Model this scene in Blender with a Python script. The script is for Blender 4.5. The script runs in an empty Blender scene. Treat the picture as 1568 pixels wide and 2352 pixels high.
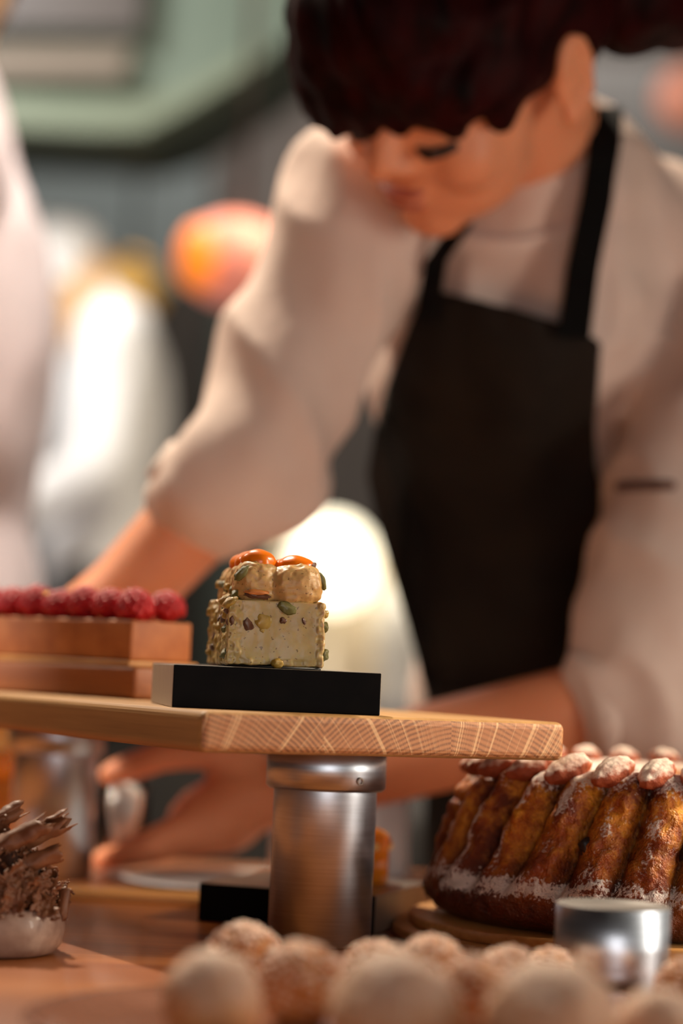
import bpy, bmesh, math, random
from mathutils import Vector, Matrix, noise
from mathutils.bvhtree import BVHTree
C = bpy.context.scene.collection
PI = math.pi
random.seed(7)

# ------------------------------------------------------------------ camera
F = 85 / 36 * 2352            # focal length in pixels of the 1568x2352 frame
PITCH = math.atan(354 / F)
T = 0.0445                    # tangent of the camera roll
H = 0.153                     # camera height over the table top (table top is z = 0)
cam_d = bpy.data.cameras.new('camera')
cam = bpy.data.objects.new('camera', cam_d); C.objects.link(cam)
al = math.atan(T)
r0 = Vector((1, 0, 0)); u0 = Vector((0, -math.sin(PITCH), math.cos(PITCH))); fw = Vector((0, math.cos(PITCH), math.sin(PITCH)))
cr = r0 * math.cos(al) + u0 * math.sin(al); cu = u0 * math.cos(al) - r0 * math.sin(al)
cam.matrix_world = Matrix((cr, cu, -fw)).transposed().to_4x4()
cam.location = (0, 0, H)
cam_d.sensor_fit = 'VERTICAL'; cam_d.sensor_height = 36; cam_d.sensor_width = 24; cam_d.lens = 85
cam_d.dof.use_dof = True; cam_d.dof.focus_distance = 1.272; cam_d.dof.aperture_fstop = 2.8
cam_d.clip_start = 0.02
bpy.context.scene.camera = cam

def at(px, py, Y):
    """world point at depth Y seen at that pixel of the photograph"""
    d = cr * (px - 784) + cu * (1176 - py) + fw * F
    return Vector((0, 0, H)) + d * (Y / d.y)

def ppm(Y): return F / Y

# ------------------------------------------------------------------ materials
def srgb(r, g, b):
    def f(c):
        c /= 255
        return c / 12.92 if c <= 0.04045 else ((c + 0.055) / 1.055) ** 2.4
    return (f(r), f(g), f(b), 1)

class NT:
    def __init__(s, name):
        s.m = bpy.data.materials.new(name); s.m.use_nodes = True
        s.t = s.m.node_tree; s.b = s.t.nodes['Principled BSDF']; s.out = s.t.nodes['Material Output']
    def n(s, typ, **kw):
        x = s.t.nodes.new(typ)
        for k, v in kw.items(): setattr(x, k, v)
        return x
    def l(s, a, b): s.t.links.new(a, b)
    def val(s, sock, v):
        if isinstance(v, bpy.types.NodeSocket): s.l(v, sock)
        elif v is not None: sock.default_value = v
    def math(s, op, a, b=None, c=None):
        x = s.n('ShaderNodeMath', operation=op)
        for i, v in enumerate((a, b, c)): s.val(x.inputs[i], v)
        return x.outputs[0]
    def noise(s, vec, scale, detail=4, rough=.55, dim='3D'):
        x = s.n('ShaderNodeTexNoise', noise_dimensions=dim)
        x.inputs['Scale'].default_value = scale; x.inputs['Detail'].default_value = detail; x.inputs['Roughness'].default_value = rough
        if dim == '1D': s.val(x.inputs['W'], vec)
        else: s.val(x.inputs['Vector'], vec)
        return x.outputs['Fac']
    def ramp(s, fac, stops):
        x = s.n('ShaderNodeValToRGB'); e = x.color_ramp.elements
        while len(e) < len(stops): e.new(.5)
        for i, (p, c) in enumerate(stops):
            e[i].position = p; e[i].color = c if len(c) == 4 else (*c, 1)
        s.val(x.inputs[0], fac); return x.outputs[0]
    def mix(s, fac, a, b):
        x = s.n('ShaderNodeMix', data_type='RGBA')
        s.val(x.inputs[0], fac); s.val(x.inputs[6], a); s.val(x.inputs[7], b); return x.outputs[2]
    def obj(s): return s.n('ShaderNodeTexCoord').outputs['Object']
    def scale(s, vec, sc, rot=(0, 0, 0)):
        x = s.n('ShaderNodeMapping'); x.inputs['Scale'].default_value = sc; x.inputs['Rotation'].default_value = rot
        s.l(vec, x.inputs[0]); return x.outputs[0]
    def xyz(s, vec):
        x = s.n('ShaderNodeSeparateXYZ'); s.l(vec, x.inputs[0]); return x.outputs
    def bump(s, h, strength, dist):
        x = s.n('ShaderNodeBump'); x.inputs['Strength'].default_value = strength; x.inputs['Distance'].default_value = dist
        s.l(h, x.inputs['Height']); s.l(x.outputs[0], s.b.inputs['Normal'])
    def attr(s, name): return s.n('ShaderNodeAttribute', attribute_name=name).outputs['Fac']
    def set(s, **kw):
        for k, v in kw.items():
            s.val(s.b.inputs[k.replace('_', ' ')], v)
        return s.m

def simple(name, ca, cb=None, rough=.6, scale=30, metal=0, bump=0, bscale=200, bdist=.001, sss=0, coat=0, emit=None, estr=0):
    k = NT(name); o = k.obj()
    f = k.noise(o, scale)
    k.l(k.ramp(f, [(.3, ca), (.7, cb or ca)]), k.b.inputs['Base Color'])
    k.set(Roughness=rough, Metallic=metal)
    if coat: k.set(Coat_Weight=coat, Coat_Roughness=.08)
    if sss:
        k.set(Subsurface_Weight=sss, Subsurface_Scale=.006); k.b.inputs['Subsurface Radius'].default_value = (1, .5, .25)
    if bump: k.bump(k.noise(o, bscale, 6), bump, bdist)
    if emit: k.set(Emission_Color=emit, Emission_Strength=estr)
    return k.m

def wood(name, ca, cb, axis=0, rough=.4, coat=0, fine=1.0, spec=.5):
    k = NT(name); o = k.obj()
    s1 = [14 * fine] * 3; s1[axis] = 1.2 * fine
    s2 = [240 * fine] * 3; s2[axis] = 6 * fine
    a = k.noise(k.scale(o, s1), 1, 6); b = k.noise(k.scale(o, s2), 1, 3)
    g = k.math('ADD', k.math('MULTIPLY', a, .6), k.math('MULTIPLY', b, .4))
    k.l(k.ramp(g, [(.36, ca), (.64, cb)]), k.b.inputs['Base Color'])
    k.set(Roughness=rough, Specular_IOR_Level=spec)
    if coat: k.set(Coat_Weight=coat, Coat_Roughness=.1)
    k.bump(b, .15, .0006)
    return k.m

M = {}
M['table'] = wood('table wood', srgb(124, 62, 26), srgb(176, 106, 50), 0, .36, .22)
M['oak'] = wood('oak long grain', srgb(150, 108, 62), srgb(192, 146, 90), 1, .5)
M['oak_light'] = wood('light oak', srgb(168, 112, 58), srgb(205, 150, 86), 0, .45)
M['oak_dark'] = wood('warm oak', srgb(130, 70, 32), srgb(170, 100, 52), 0, .5)
def metal():
    k = NT('brushed aluminium'); o = k.obj()
    f = k.noise(k.scale(o, (30, 30, 900)), 1, 3)
    k.l(k.ramp(f, [(.3, (.56, .62, .70)), (.7, (.66, .73, .82))]), k.b.inputs['Base Color'])
    k.l(k.math('MULTIPLY_ADD', f, .08, .27), k.b.inputs['Roughness'])
    tg = k.n('ShaderNodeTangent', direction_type='RADIAL', axis='Z'); k.l(tg.outputs[0], k.b.inputs['Tangent'])
    return k.set(Metallic=1.0, Anisotropic=.75)
M['tray'] = metal()
def end_grain():
    k = NT('oak end grain'); o = k.obj(); X, _, Z = k.xyz(o)[:3]
    wob = k.noise(o, 22, 3)
    e1 = k.math('GREATER_THAN', X, .070); e2 = k.math('GREATER_THAN', X, .147)
    # pith of each of the three glued staves
    px = k.math('ADD', -.030, k.math('ADD', k.math('MULTIPLY', e1, .200), k.math('MULTIPLY', e2, -.050)))
    pz = k.math('ADD', -.10, k.math('MULTIPLY', e2, -.05))
    dx = k.math('SUBTRACT', X, px); dz = k.math('SUBTRACT', Z, pz)
    r = k.math('SQRT', k.math('ADD', k.math('MULTIPLY', dx, dx), k.math('MULTIPLY', dz, dz)))
    r = k.math('ADD', r, k.math('MULTIPLY', wob, .007))
    ring = k.math('MULTIPLY_ADD', k.math('SINE', k.math('MULTIPLY', r, 2 * PI / .0027)), .5, .5)
    ang = k.math('ARCTAN2', dz, dx)
    rn = k.noise(k.math('MULTIPLY_ADD', ang, 16, k.math('MULTIPLY', e1, 7)), 1, 3, .6, '1D')
    ray = k.math('LESS_THAN', k.math('ABSOLUTE', k.math('SUBTRACT', rn, .5)), .009)
    ray2 = k.math('LESS_THAN', k.math('ABSOLUTE', k.math('SUBTRACT', k.noise(k.math('MULTIPLY', ang, 37), 1, 2, .5, '1D'), .47)), .008)
    pores = k.noise(o, 1500, 2)
    patch = k.noise(o, 28, 2)
    amt = k.math('MULTIPLY', k.math('MULTIPLY', k.math('POWER', ring, 1.6), k.math('MULTIPLY_ADD', pores, 1.5, -.05)), k.math('MULTIPLY_ADD', patch, 3.2, -.75))
    base = k.mix(patch, srgb(172, 108, 64), srgb(192, 132, 84))
    c = k.mix(k.math('MINIMUM', amt, .62), base, srgb(84, 42, 20))
    c = k.mix(k.math('MULTIPLY', k.math('MAXIMUM', ray, k.math('MULTIPLY', ray2, .6)), .6), c, srgb(232, 188, 138))
    k.l(c, k.b.inputs['Base Color']); k.set(Roughness=.55)
    k.bump(pores, .1, .0004)
    return k.m
M['end'] = end_grain()
M['black'] = simple('black satin slab', (.004, .004, .0045, 1), (.007, .006, .006, 1), .5, 60, bump=.05, bscale=900, bdist=.0002)
M['black'].node_tree.nodes['Principled BSDF'].inputs['Specular IOR Level'].default_value = .05
def slab_side_sheen():  # reflected light on the black slab's sides, painted as brushed grey
    k = NT('brushed slab edge with painted grey sheen'); o = k.obj()
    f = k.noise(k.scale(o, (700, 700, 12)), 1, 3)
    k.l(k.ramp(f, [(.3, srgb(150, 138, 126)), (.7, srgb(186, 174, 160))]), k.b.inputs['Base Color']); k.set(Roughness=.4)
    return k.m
M['slab_side_sheen'] = slab_side_sheen()
M['slab_top_lit'] = simple('slab top painted lit grey', srgb(96, 90, 84), srgb(120, 112, 104), .3, 80)  # black slab's top coloured grey the way light catches it
M['steel_dark'] = simple('dark steel screw', (.25, .2, .17, 1), (.35, .3, .26, 1), .3, 100, 1)
M['hole'] = simple('screw socket black', (.004, .003, .003, 1), None, .6)
M['tray_top'] = simple('dull metal end face', (.20, .18, .17, 1), (.24, .22, .2, 1), .6, 12, .6)

def pist_cake():
    k = NT('pistachio nougat cream'); o = k.obj()
    base = k.ramp(k.noise(o, 60, 3), [(.3, srgb(176, 148, 92)), (.7, srgb(198, 170, 114))])
    sp = k.noise(o, 420, 2, .5)
    spot = k.math('LESS_THAN', sp, .335)
    sp2 = k.math('LESS_THAN', k.noise(o, 170, 2, .5), .30)
    c = k.mix(k.math('MULTIPLY', spot, .75), base, srgb(110, 78, 34))
    c = k.mix(k.math('MULTIPLY', sp2, .55), c, srgb(168, 128, 60))
    k.l(c, k.b.inputs['Base Color'])
    k.set(Roughness=.36, Subsurface_Weight=.35, Subsurface_Scale=.004, Coat_Weight=.12, Coat_Roughness=.2)
    k.bump(k.noise(o, 240, 4), .14, .001)
    return k.m
M['cake'] = pist_cake()
def piped():
    k = NT('piped praline cream'); o = k.obj()
    base = k.ramp(k.noise(o, 50, 3), [(.3, srgb(192, 146, 86)), (.7, srgb(212, 170, 110))])
    sp = k.math('LESS_THAN', k.noise(o, 560, 2, .5), .325)
    c = k.mix(k.math('MULTIPLY', sp, .7), base, srgb(110, 66, 26))
    k.l(c, k.b.inputs['Base Color'])
    k.set(Roughness=.42, Subsurface_Weight=.35, Subsurface_Scale=.004)
    k.bump(k.noise(k.scale(o, (120, 120, 420)), 1, 4), .35, .001)
    return k.m
M['piped'] = piped()
M['caramel'] = simple('orange caramel glaze', srgb(244, 120, 10), srgb(250, 132, 16), .28, 30, sss=.15, coat=.35)
M['nut_yellow'] = simple('chopped pistachio', srgb(150, 118, 34), srgb(196, 156, 62), .4, 300, bump=.4, bscale=400, sss=.2, coat=.4)
M['nut_green'] = simple('green pistachio', srgb(74, 66, 18), srgb(132, 124, 48), .4, 260, bump=.5, bscale=300, coat=.3)
M['nut_brown'] = simple('roasted nut skin', srgb(70, 34, 14), srgb(120, 66, 30), .35, 260, bump=.5, bscale=300, coat=.4)
M['nut_purple'] = simple('pistachio skin', srgb(110, 70, 52), srgb(160, 120, 100), .5, 400, bump=.5, bscale=400)
M['almond_cut'] = simple('cut roasted almond', srgb(196, 110, 50), srgb(222, 140, 70), .5, 400, bump=.2)
M['board_black'] = simple('black cake card', (.01, .008, .007, 1), None, .5)

def gug():
    k = NT('sugared golden yeast cake'); o = k.obj()
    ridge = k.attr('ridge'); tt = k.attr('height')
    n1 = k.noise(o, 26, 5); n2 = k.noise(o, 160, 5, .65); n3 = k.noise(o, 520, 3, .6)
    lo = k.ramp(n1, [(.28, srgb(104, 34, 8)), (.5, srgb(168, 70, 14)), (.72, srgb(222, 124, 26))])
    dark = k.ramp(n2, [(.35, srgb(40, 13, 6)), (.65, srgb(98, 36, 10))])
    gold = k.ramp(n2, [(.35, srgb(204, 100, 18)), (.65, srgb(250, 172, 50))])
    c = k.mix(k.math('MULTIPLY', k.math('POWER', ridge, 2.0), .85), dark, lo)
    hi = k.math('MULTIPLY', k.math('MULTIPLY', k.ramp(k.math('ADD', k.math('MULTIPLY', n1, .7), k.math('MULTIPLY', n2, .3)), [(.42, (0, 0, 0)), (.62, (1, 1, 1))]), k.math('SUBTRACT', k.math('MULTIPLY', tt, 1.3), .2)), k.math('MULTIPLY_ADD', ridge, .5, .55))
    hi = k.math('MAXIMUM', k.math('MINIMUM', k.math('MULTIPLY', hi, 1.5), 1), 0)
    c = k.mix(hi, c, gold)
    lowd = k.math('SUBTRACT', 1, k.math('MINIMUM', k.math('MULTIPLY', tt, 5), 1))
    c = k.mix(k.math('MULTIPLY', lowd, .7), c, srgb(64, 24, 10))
    nz = k.xyz(k.n('ShaderNodeNewGeometry').outputs['Normal'])[2]
    sug = k.attr('sugar')
    a = k.math('ADD', k.math('MULTIPLY', sug, 1.02), k.math('MULTIPLY', nz, .36))
    a = k.math('ADD', a, k.math('MULTIPLY', k.math('SUBTRACT', k.noise(o, 60, 4), .5), 1.5))
    a = k.math('ADD', a, k.math('MULTIPLY', k.math('SUBTRACT', n3, .5), 1.5))
    a = k.ramp(a, [(.50, (0, 0, 0)), (.74, (1, 1, 1))])
    c = k.mix(k.math('MULTIPLY', a, .88), c, srgb(246, 232, 222))
    k.l(c, k.b.inputs['Base Color'])
    k.l(k.math('MULTIPLY_ADD', a, .5, .32), k.b.inputs['Roughness'])
    k.set(Subsurface_Weight=.08, Subsurface_Scale=.004)
    k.bump(k.math('ADD', n2, k.math('MULTIPLY', n3, .7)), .9, .003)
    return k.m
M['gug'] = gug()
def dusted(name, ca, cb, dust, lo, hi, bs=260, bstr=.6, crumb=False):
    k = NT(name); o = k.n('ShaderNodeNewGeometry').outputs['Position'] if name.endswith('choux') else k.obj()
    base = k.ramp(k.noise(o, 60, 4), [(.35, ca), (.65, cb)])
    nz = k.xyz(k.n('ShaderNodeNewGeometry').outputs['Normal'])[2]
    a = k.math('ADD', k.math('MULTIPLY', nz, .5), k.math('MULTIPLY', k.noise(o, 150, 5, .7), .9))
    if crumb: a = k.math('ADD', a, k.math('MULTIPLY_ADD', k.attr('crumb'), .7, -.42))
    a = k.ramp(a, [(lo, (0, 0, 0)), (hi, (1, 1, 1))])
    k.l(k.mix(k.math('MULTIPLY', a, .9), base, dust), k.b.inputs['Base Color'])
    k.set(Roughness=.7, Subsurface_Weight=.1, Subsurface_Scale=.004); k.bump(k.noise(o, bs, 5), bstr, .002)
    return k.m
M['almond'] = dusted('sugared almond', srgb(132, 52, 20), srgb(176, 84, 38), srgb(240, 222, 206), .52, .92)
M['choux'] = dusted('sugar dusted choux', srgb(186, 118, 58), srgb(212, 152, 88), srgb(222, 194, 174), .16, .92)
M['choux_crumb'] = dusted('pearl sugar choux', srgb(196, 118, 52), srgb(222, 150, 80), srgb(244, 216, 196), .26, .80, 330, .5, True)
M['raisin'] = simple('dark raisin', srgb(26, 16, 16), srgb(50, 34, 30), .35, 200, bump=.6, bscale=300)
M['choc'] = simple('milk chocolate', srgb(112, 66, 38), srgb(146, 94, 60), .5, 90, bump=.35, bscale=500, bdist=.0008)
M['choc_dark'] = simple('chocolate cream', srgb(38, 18, 10), srgb(60, 30, 16), .45, 90)
M['ceramic'] = simple('speckled brown ceramic', srgb(146, 116, 102), srgb(176, 148, 132), .45, 160, bump=.12, bscale=300, coat=.12)
M['platter'] = simple('pink glazed platter', srgb(146, 98, 78), srgb(166, 118, 98), .2, 20, coat=.5)
M['rasp'] = simple('raspberry red', srgb(156, 0, 14), srgb(188, 4, 24), .5, 200, sss=.12)
M['gold'] = simple('gold leaf', srgb(236, 190, 90), srgb(250, 216, 130), .25, 200, 1)
M['crust'] = simple('baked tart crust', srgb(156, 84, 38), srgb(186, 112, 58), .55, 50, bump=.2, bscale=250)
M['crust_base'] = simple('gold cake card', srgb(196, 132, 66), srgb(214, 156, 90), .4, 50)
M['white_china'] = simple('white china', srgb(232, 226, 218), srgb(242, 238, 232), .25, 20, coat=.4)
M['grey_can'] = simple('pale grey enamel', srgb(160, 156, 160), srgb(180, 176, 178), .4, 20)
M['orange_jelly'] = simple('orange mango glaze', srgb(232, 130, 20), srgb(246, 160, 40), .15, 30, sss=.3, coat=.8)
M['amber_lo'] = simple('amber sponge', srgb(196, 104, 20), srgb(220, 140, 40), .5, 80, sss=.2)
M['amber_hi'] = simple('pale yellow mousse', srgb(244, 206, 120), srgb(252, 224, 150), .5, 40, sss=.2)

M['skin'] = simple('skin', srgb(218, 140, 100), srgb(226, 150, 110), .5, 20, bump=.1, bscale=300, sss=.25)
M['lip'] = simple('lip', srgb(168, 84, 66), srgb(176, 92, 74), .4, 20, sss=.2)
M['lash'] = simple('dark lash and brow', srgb(48, 26, 18), None, .6)
def hairm():
    k = NT('dark auburn hair'); o = k.obj()
    f = k.noise(k.scale(o, (50, 50, 14)), 1, 5)
    k.l(k.ramp(f, [(.3, srgb(8, 2, 2)), (.7, srgb(48, 6, 6))]), k.b.inputs['Base Color'])
    k.set(Roughness=.6, Specular_IOR_Level=.06); k.bump(k.noise(k.scale(o, (220, 220, 40)), 1, 4), .3, .003)
    return k.m
M['hair'] = hairm()
M['jacket'] = simple('white cotton twill', srgb(208, 184, 172), srgb(220, 198, 186), .8, 14, bump=.12, bscale=120, bdist=.004)
M['collar'] = simple('pale cotton collar', srgb(214, 192, 182), srgb(224, 204, 194), .8, 14)
M['apron'] = simple('black brown apron cloth', srgb(34, 26, 20), srgb(52, 42, 33), .85, 16, bump=.2, bscale=60, bdist=.004)
M['strap'] = simple('black strap', srgb(12, 10, 9), srgb(18, 15, 13), .7, 16)
M['trousers'] = simple('dark trousers', srgb(30, 28, 28), srgb(40, 38, 36), .8, 16)
M['shoe'] = simple('black shoe', srgb(14, 13, 12), None, .4)
M['white_coat'] = simple('bright white coat', srgb(236, 232, 228), srgb(246, 243, 240), .8, 8)
M['pink_coat'] = simple('pinkish white coat', srgb(226, 206, 198), srgb(236, 218, 210), .8, 8)
M['skin_far'] = simple('pale skin', srgb(220, 176, 130), srgb(228, 186, 140), .5, 20)
M['hair_far'] = simple('brown hair', srgb(96, 66, 40), srgb(124, 88, 56), .6, 20)
M['brass'] = simple('brass', srgb(190, 140, 50), srgb(214, 164, 70), .3, 20, .9)
M['wall'] = simple('grey brown plaster', srgb(104, 96, 90), srgb(112, 104, 98), .9, 3)
M['wall_teal'] = simple('grey teal panel', srgb(118, 128, 126), srgb(126, 134, 132), .7, 3)
M['ceiling'] = simple('pinkish plaster', srgb(190, 160, 150), srgb(196, 168, 158), .9, 3)
M['floor'] = simple('dark floor tile', srgb(70, 62, 56), srgb(84, 74, 66), .5, 6)
M['hood'] = simple('sage green steel', srgb(84, 97, 84), srgb(92, 104, 90), .5, 3)
M['hood_lip'] = simple('pale sage trim', srgb(104, 114, 94), srgb(112, 120, 100), .5, 3)
M['hood_tan'] = simple('tan filter', srgb(104, 90, 76), srgb(110, 98, 84), .6, 3)
M['dark'] = simple('near black cabinet', srgb(58, 50, 46), srgb(66, 58, 52), .5, 5)
M['grey_dark'] = simple('charcoal cabinet', srgb(74, 70, 66), srgb(82, 78, 74), .5, 5)
M['teal_dark'] = simple('dark teal post', srgb(78, 88, 84), srgb(84, 94, 90), .5, 5)
M['cream'] = simple('cream enamel', srgb(224, 204, 172), srgb(232, 214, 184), .5, 5)
M['lamp_orange'] = simple('glowing orange glass', srgb(250, 130, 40), None, .4, emit=srgb(255, 132, 36), estr=1.0)
M['lamp_pink'] = simple('glowing salmon glass', srgb(240, 150, 126), None, .4, emit=srgb(240, 140, 116), estr=.6)
M['lamp_white'] = simple('glowing opal glass', srgb(255, 246, 220), None, .4, emit=srgb(255, 246, 216), estr=2.6)
def glass():
    k = NT('clear glass')
    fr = k.n('ShaderNodeFresnel'); fr.inputs['IOR'].default_value = 1.4
    tr = k.n('ShaderNodeBsdfTransparent'); gl_ = k.n('ShaderNodeBsdfGlossy'); gl_.inputs['Roughness'].default_value = .04
    k.l(k.ramp(k.noise(k.obj(), 20), [(.3, (.90, .91, .91)), (.7, (.95, .95, .95))]), tr.inputs['Color'])
    mx = k.n('ShaderNodeMixShader'); k.l(fr.outputs[0], mx.inputs[0]); k.l(tr.outputs[0], mx.inputs[1]); k.l(gl_.outputs[0], mx.inputs[2])
    k.l(mx.outputs[0], k.out.inputs['Surface'])
    return k.m
M['glass'] = glass()

# ------------------------------------------------------------------ helpers
def link(name, me, mats, parent=None, loc=None, rotz=None):
    o = bpy.data.objects.new(name, me); C.objects.link(o)
    if not isinstance(mats, (list, tuple)): mats = [mats]
    if not me.materials:
        for m in mats: me.materials.append(m)
    if loc is not None: o.location = loc
    if rotz is not None: o.rotation_euler = (0, 0, rotz)
    if parent is not None: o.parent = parent
    return o

def mk(name, bm, mats, parent=None, loc=None, rotz=None, smooth=True):
    me = bpy.data.meshes.new(name); bm.normal_update(); bm.to_mesh(me); bm.free()
    if smooth:
        for p in me.polygons: p.use_smooth = True
    return link(name, me, mats, parent, loc, rotz)

def thing(name, label, cat, loc=(0, 0, 0), rotz=0, group=None):
    o = bpy.data.objects.new(name, None); C.objects.link(o)
    o.empty_display_size = .02
    o.location = loc; o.rotation_euler = (0, 0, rotz); o['label'] = label; o['category'] = cat
    if group: o['group'] = group
    return o

def tag(o, label, cat, group=None):
    o['label'] = label; o['category'] = cat
    if group: o['group'] = group
    return o

def struct(o): o['kind'] = 'structure'; return o

def box(bm, a, b, mat=None):
    r = bmesh.ops.create_cube(bm, size=1)
    mm = Matrix.Translation([(a[i] + b[i]) / 2 for i in range(3)]) @ Matrix.Diagonal([b[i] - a[i] for i in range(3)] + [1])
    if mat is not None: mm = mat @ mm
    bmesh.ops.transform(bm, matrix=mm, verts=r['verts']); return r['verts']

def bevel(bm, w, seg=3, ang=.6):
    es = [e for e in bm.edges if len(e.link_faces) == 2 and e.calc_face_angle(0) > ang]
    bmesh.ops.bevel(bm, geom=es, offset=w, segments=seg, profile=.5, affect='EDGES', clamp_overlap=True)

def basis(x, y, z, o):
    m = Matrix((x, y, z)).transposed().to_4x4(); m.translation = o; return m

def ell(bm, c, r, m=None, sub=3):
    q = bmesh.ops.create_icosphere(bm, subdivisions=sub, radius=1)
    mm = Matrix.Translation(c) @ Matrix.Diagonal((*r, 1))
    if m is not None: mm = m @ mm
    bmesh.ops.transform(bm, matrix=mm, verts=q['verts']); return q['verts']

def cap(bm, p0, p1, a, b, seg=20, flat=None):
    """tapered limb segment with round ends"""
    p0 = Vector(p0); p1 = Vector(p1); d = p1 - p0; L = d.length
    rot = d.to_track_quat('Z', 'Y').to_matrix().to_4x4()
    q = bmesh.ops.create_cone(bm, cap_ends=True, segments=seg, radius1=a, radius2=b, depth=L)
    bmesh.ops.transform(bm, matrix=Matrix.Translation((p0 + p1) / 2) @ rot, verts=q['verts'])
    for p, r in ((p0, a), (p1, b)):
        s = bmesh.ops.create_icosphere(bm, subdivisions=2, radius=r * 1.01)
        bmesh.ops.translate(bm, vec=p, verts=s['verts'])

def chain(bm, pts):
    for (p, a), (q, b) in zip(pts, pts[1:]): cap(bm, p, q, a, b)

def remesh(bm, voxel, smooth=6, fac=.5):
    me = bpy.data.meshes.new('tmp'); bm.to_mesh(me); bm.free()
    o = bpy.data.objects.new('tmp', me); C.objects.link(o)
    m = o.modifiers.new('r', 'REMESH'); m.mode = 'VOXEL'; m.voxel_size = voxel; m.use_smooth_shade = True
    if smooth:
        s = o.modifiers.new('s', 'SMOOTH'); s.factor = fac; s.iterations = smooth
    dg = bpy.context.evaluated_depsgraph_get()
    out = bpy.data.meshes.new_from_object(o.evaluated_get(dg))
    bpy.data.objects.remove(o); bpy.data.meshes.remove(me)
    for p in out.polygons: p.use_smooth = True
    return out

def disp(me, fn):
    """move every vertex along its normal by fn(co); normals are read once"""
    n = len(me.vertices); co = [v.co.copy() for v in me.vertices]; no = [v.normal.copy() for v in me.vertices]
    out = []
    for c, q in zip(co, no): out.extend(c + q * fn(c))
    me.vertices.foreach_set('co', out); me.update()

def lathe(bm, prof, seg=64, c=(0, 0, 0)):
    rings = []
    for r, z in prof:
        if r < 1e-6: rings.append([bm.verts.new((c[0], c[1], c[2] + z))])
        else: rings.append([bm.verts.new((c[0] + r * math.cos(2 * PI * i / seg), c[1] + r * math.sin(2 * PI * i / seg), c[2] + z)) for i in range(seg)])
    for A, B in zip(rings, rings[1:]):
        for i in range(seg):
            j = (i + 1) % seg
            if len(A) == 1 and len(B) == 1: continue
            if len(A) == 1: bm.faces.new((A[0], B[j], B[i]))
            elif len(B) == 1: bm.faces.new((A[i], A[j], B[0]))
            else: bm.faces.new((A[i], A[j], B[j], B[i]))
    return rings

def rough_mesh(bm, amp, freq, seed=0, octv=3):
    bm.normal_update()
    off = Vector((seed * 13.7, seed * 7.1, seed * 3.3))
    ds = [(v, v.normal.copy(), noise.fractal(v.co * freq + off, 1.0, 2.0, octv)) for v in bm.verts]
    for v, n, d in ds: v.co += n * d * amp

def pts(l): return [(at(x, y, Y), r) for x, y, Y, r in l]

# ------------------------------------------------------------------ room shell
ZF = -.92
for nm, a, b, m in (('floor', (-4, -1.2, ZF - .05), (4, 7, ZF), 'floor'), ('ceiling', (-4, -1.2, 2.2), (4, 7, 2.25), 'ceiling'),
                    ('wall_back', (-4, 6.95, ZF), (4, 7.05, 2.2), 'wall'), ('wall_left', (-4.05, -1.2, ZF), (-4, 7, 2.2), 'wall'),
                    ('wall_right', (4, -1.2, ZF), (4.05, 7, 2.2), 'wall'), ('wall_front', (-4, -1.25, ZF), (4, -1.2, 2.2), 'wall')):
    bm = bmesh.new(); box(bm, a, b); struct(mk(nm, bm, M[m], smooth=False))

bm = bmesh.new(); box(bm, (-4, 4.54, ZF), (4, 6.95, ZF + .36)); struct(mk('trim_1', bm, M['floor'], smooth=False))   # raised kitchen floor

# ------------------------------------------------------------------ table
tb = thing('display_table', 'long glossy reddish-brown wooden table carrying all the cakes and stands', 'table', (0, 0, ZF))
bm = bmesh.new(); box(bm, (-1.3, .6, -.045), (1.3, 1.86, 0)); bevel(bm, .006)
o = mk('tabletop', bm, M['table'], tb); o.location = (0, 0, -ZF)
for sx in (-1.2, 1.2):
    for sy in (.72, 1.74):
        bm = bmesh.new(); box(bm, (sx - .04, sy - .04, 0), (sx + .04, sy + .04, -ZF - .045)); bevel(bm, .004)
        mk('leg', bm, M['table'], tb)

# ------------------------------------------------------------------ raised display stand (board on two pillars)
BW, BL, BT, BZ = .2205, .503, .0207, .1073
C1 = Vector((-.0645, 1.2, 0)); ang = math.radians(30)
st = thing('display_stand', 'thick oak board raised on two round metal pillars, in the middle of the table', 'display stand', (-.002, 1.346, 0))
def loc_in(o, p, rz=0):   # world placement of a child of an unrotated thing
    return Vector(p) - o.location
bm = bmesh.new(); box(bm, (0, 0, 0), (BW, BL, BT)); bevel(bm, .0042, 4)
for f in bm.faces:
    f.material_index = 1 if abs(f.normal.y) > .75 else 0
o = mk('board', bm, [M['oak'], M['end']], st, loc_in(st, (C1.x, C1.y, BZ)), ang, smooth=False)
def pillar(X, Y, top, parent, ph0):
    zc = top - .0225
    bm = bmesh.new()
    lathe(bm, [(0, 0), (.0268, 0), (.0285, .0012), (.0285, zc + .002)], 96)
    p = mk('pillar', bm, M['tray'], parent, loc_in(parent, (X, Y, 0)))
    bm = bmesh.new()
    lathe(bm, [(.0283, zc), (.0312, zc), (.0331, zc + .0016), (.0331, top - .001), (.0322, top), (0, top)], 96)
    c = mk('collar', bm, M['tray'], p)
    ph = ph0
    d = Vector((math.sin(ph), -math.cos(ph), 0)); t = Vector((math.cos(ph), math.sin(ph), 0))
    bm = bmesh.new()
    lathe(bm, [(.0011, .0002), (.0013, .0011), (.0021, .0011), (.0022, .0004)], 24)
    hx = bmesh.ops.create_cone(bm, cap_ends=True, segments=6, radius1=.0012, radius2=.0012, depth=.0004)
    for f in bm.faces: f.material_index = 0
    for f in {f for v in hx['verts'] for f in v.link_faces}: f.material_index = 1
    mm = basis(t, Vector((0, 0, 1)), d, d * .0328 + Vector((0, 0, zc + .0062)))
    bmesh.ops.transform(bm, matrix=mm, verts=bm.verts)
    mk('set_screw', bm, [M['steel_dark'], M['hole']], p)
    return p
pillar(-.002, 1.346, BZ, st, math.radians(34))
pillar(-.1885, 1.67, BZ, st, math.radians(150))

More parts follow.
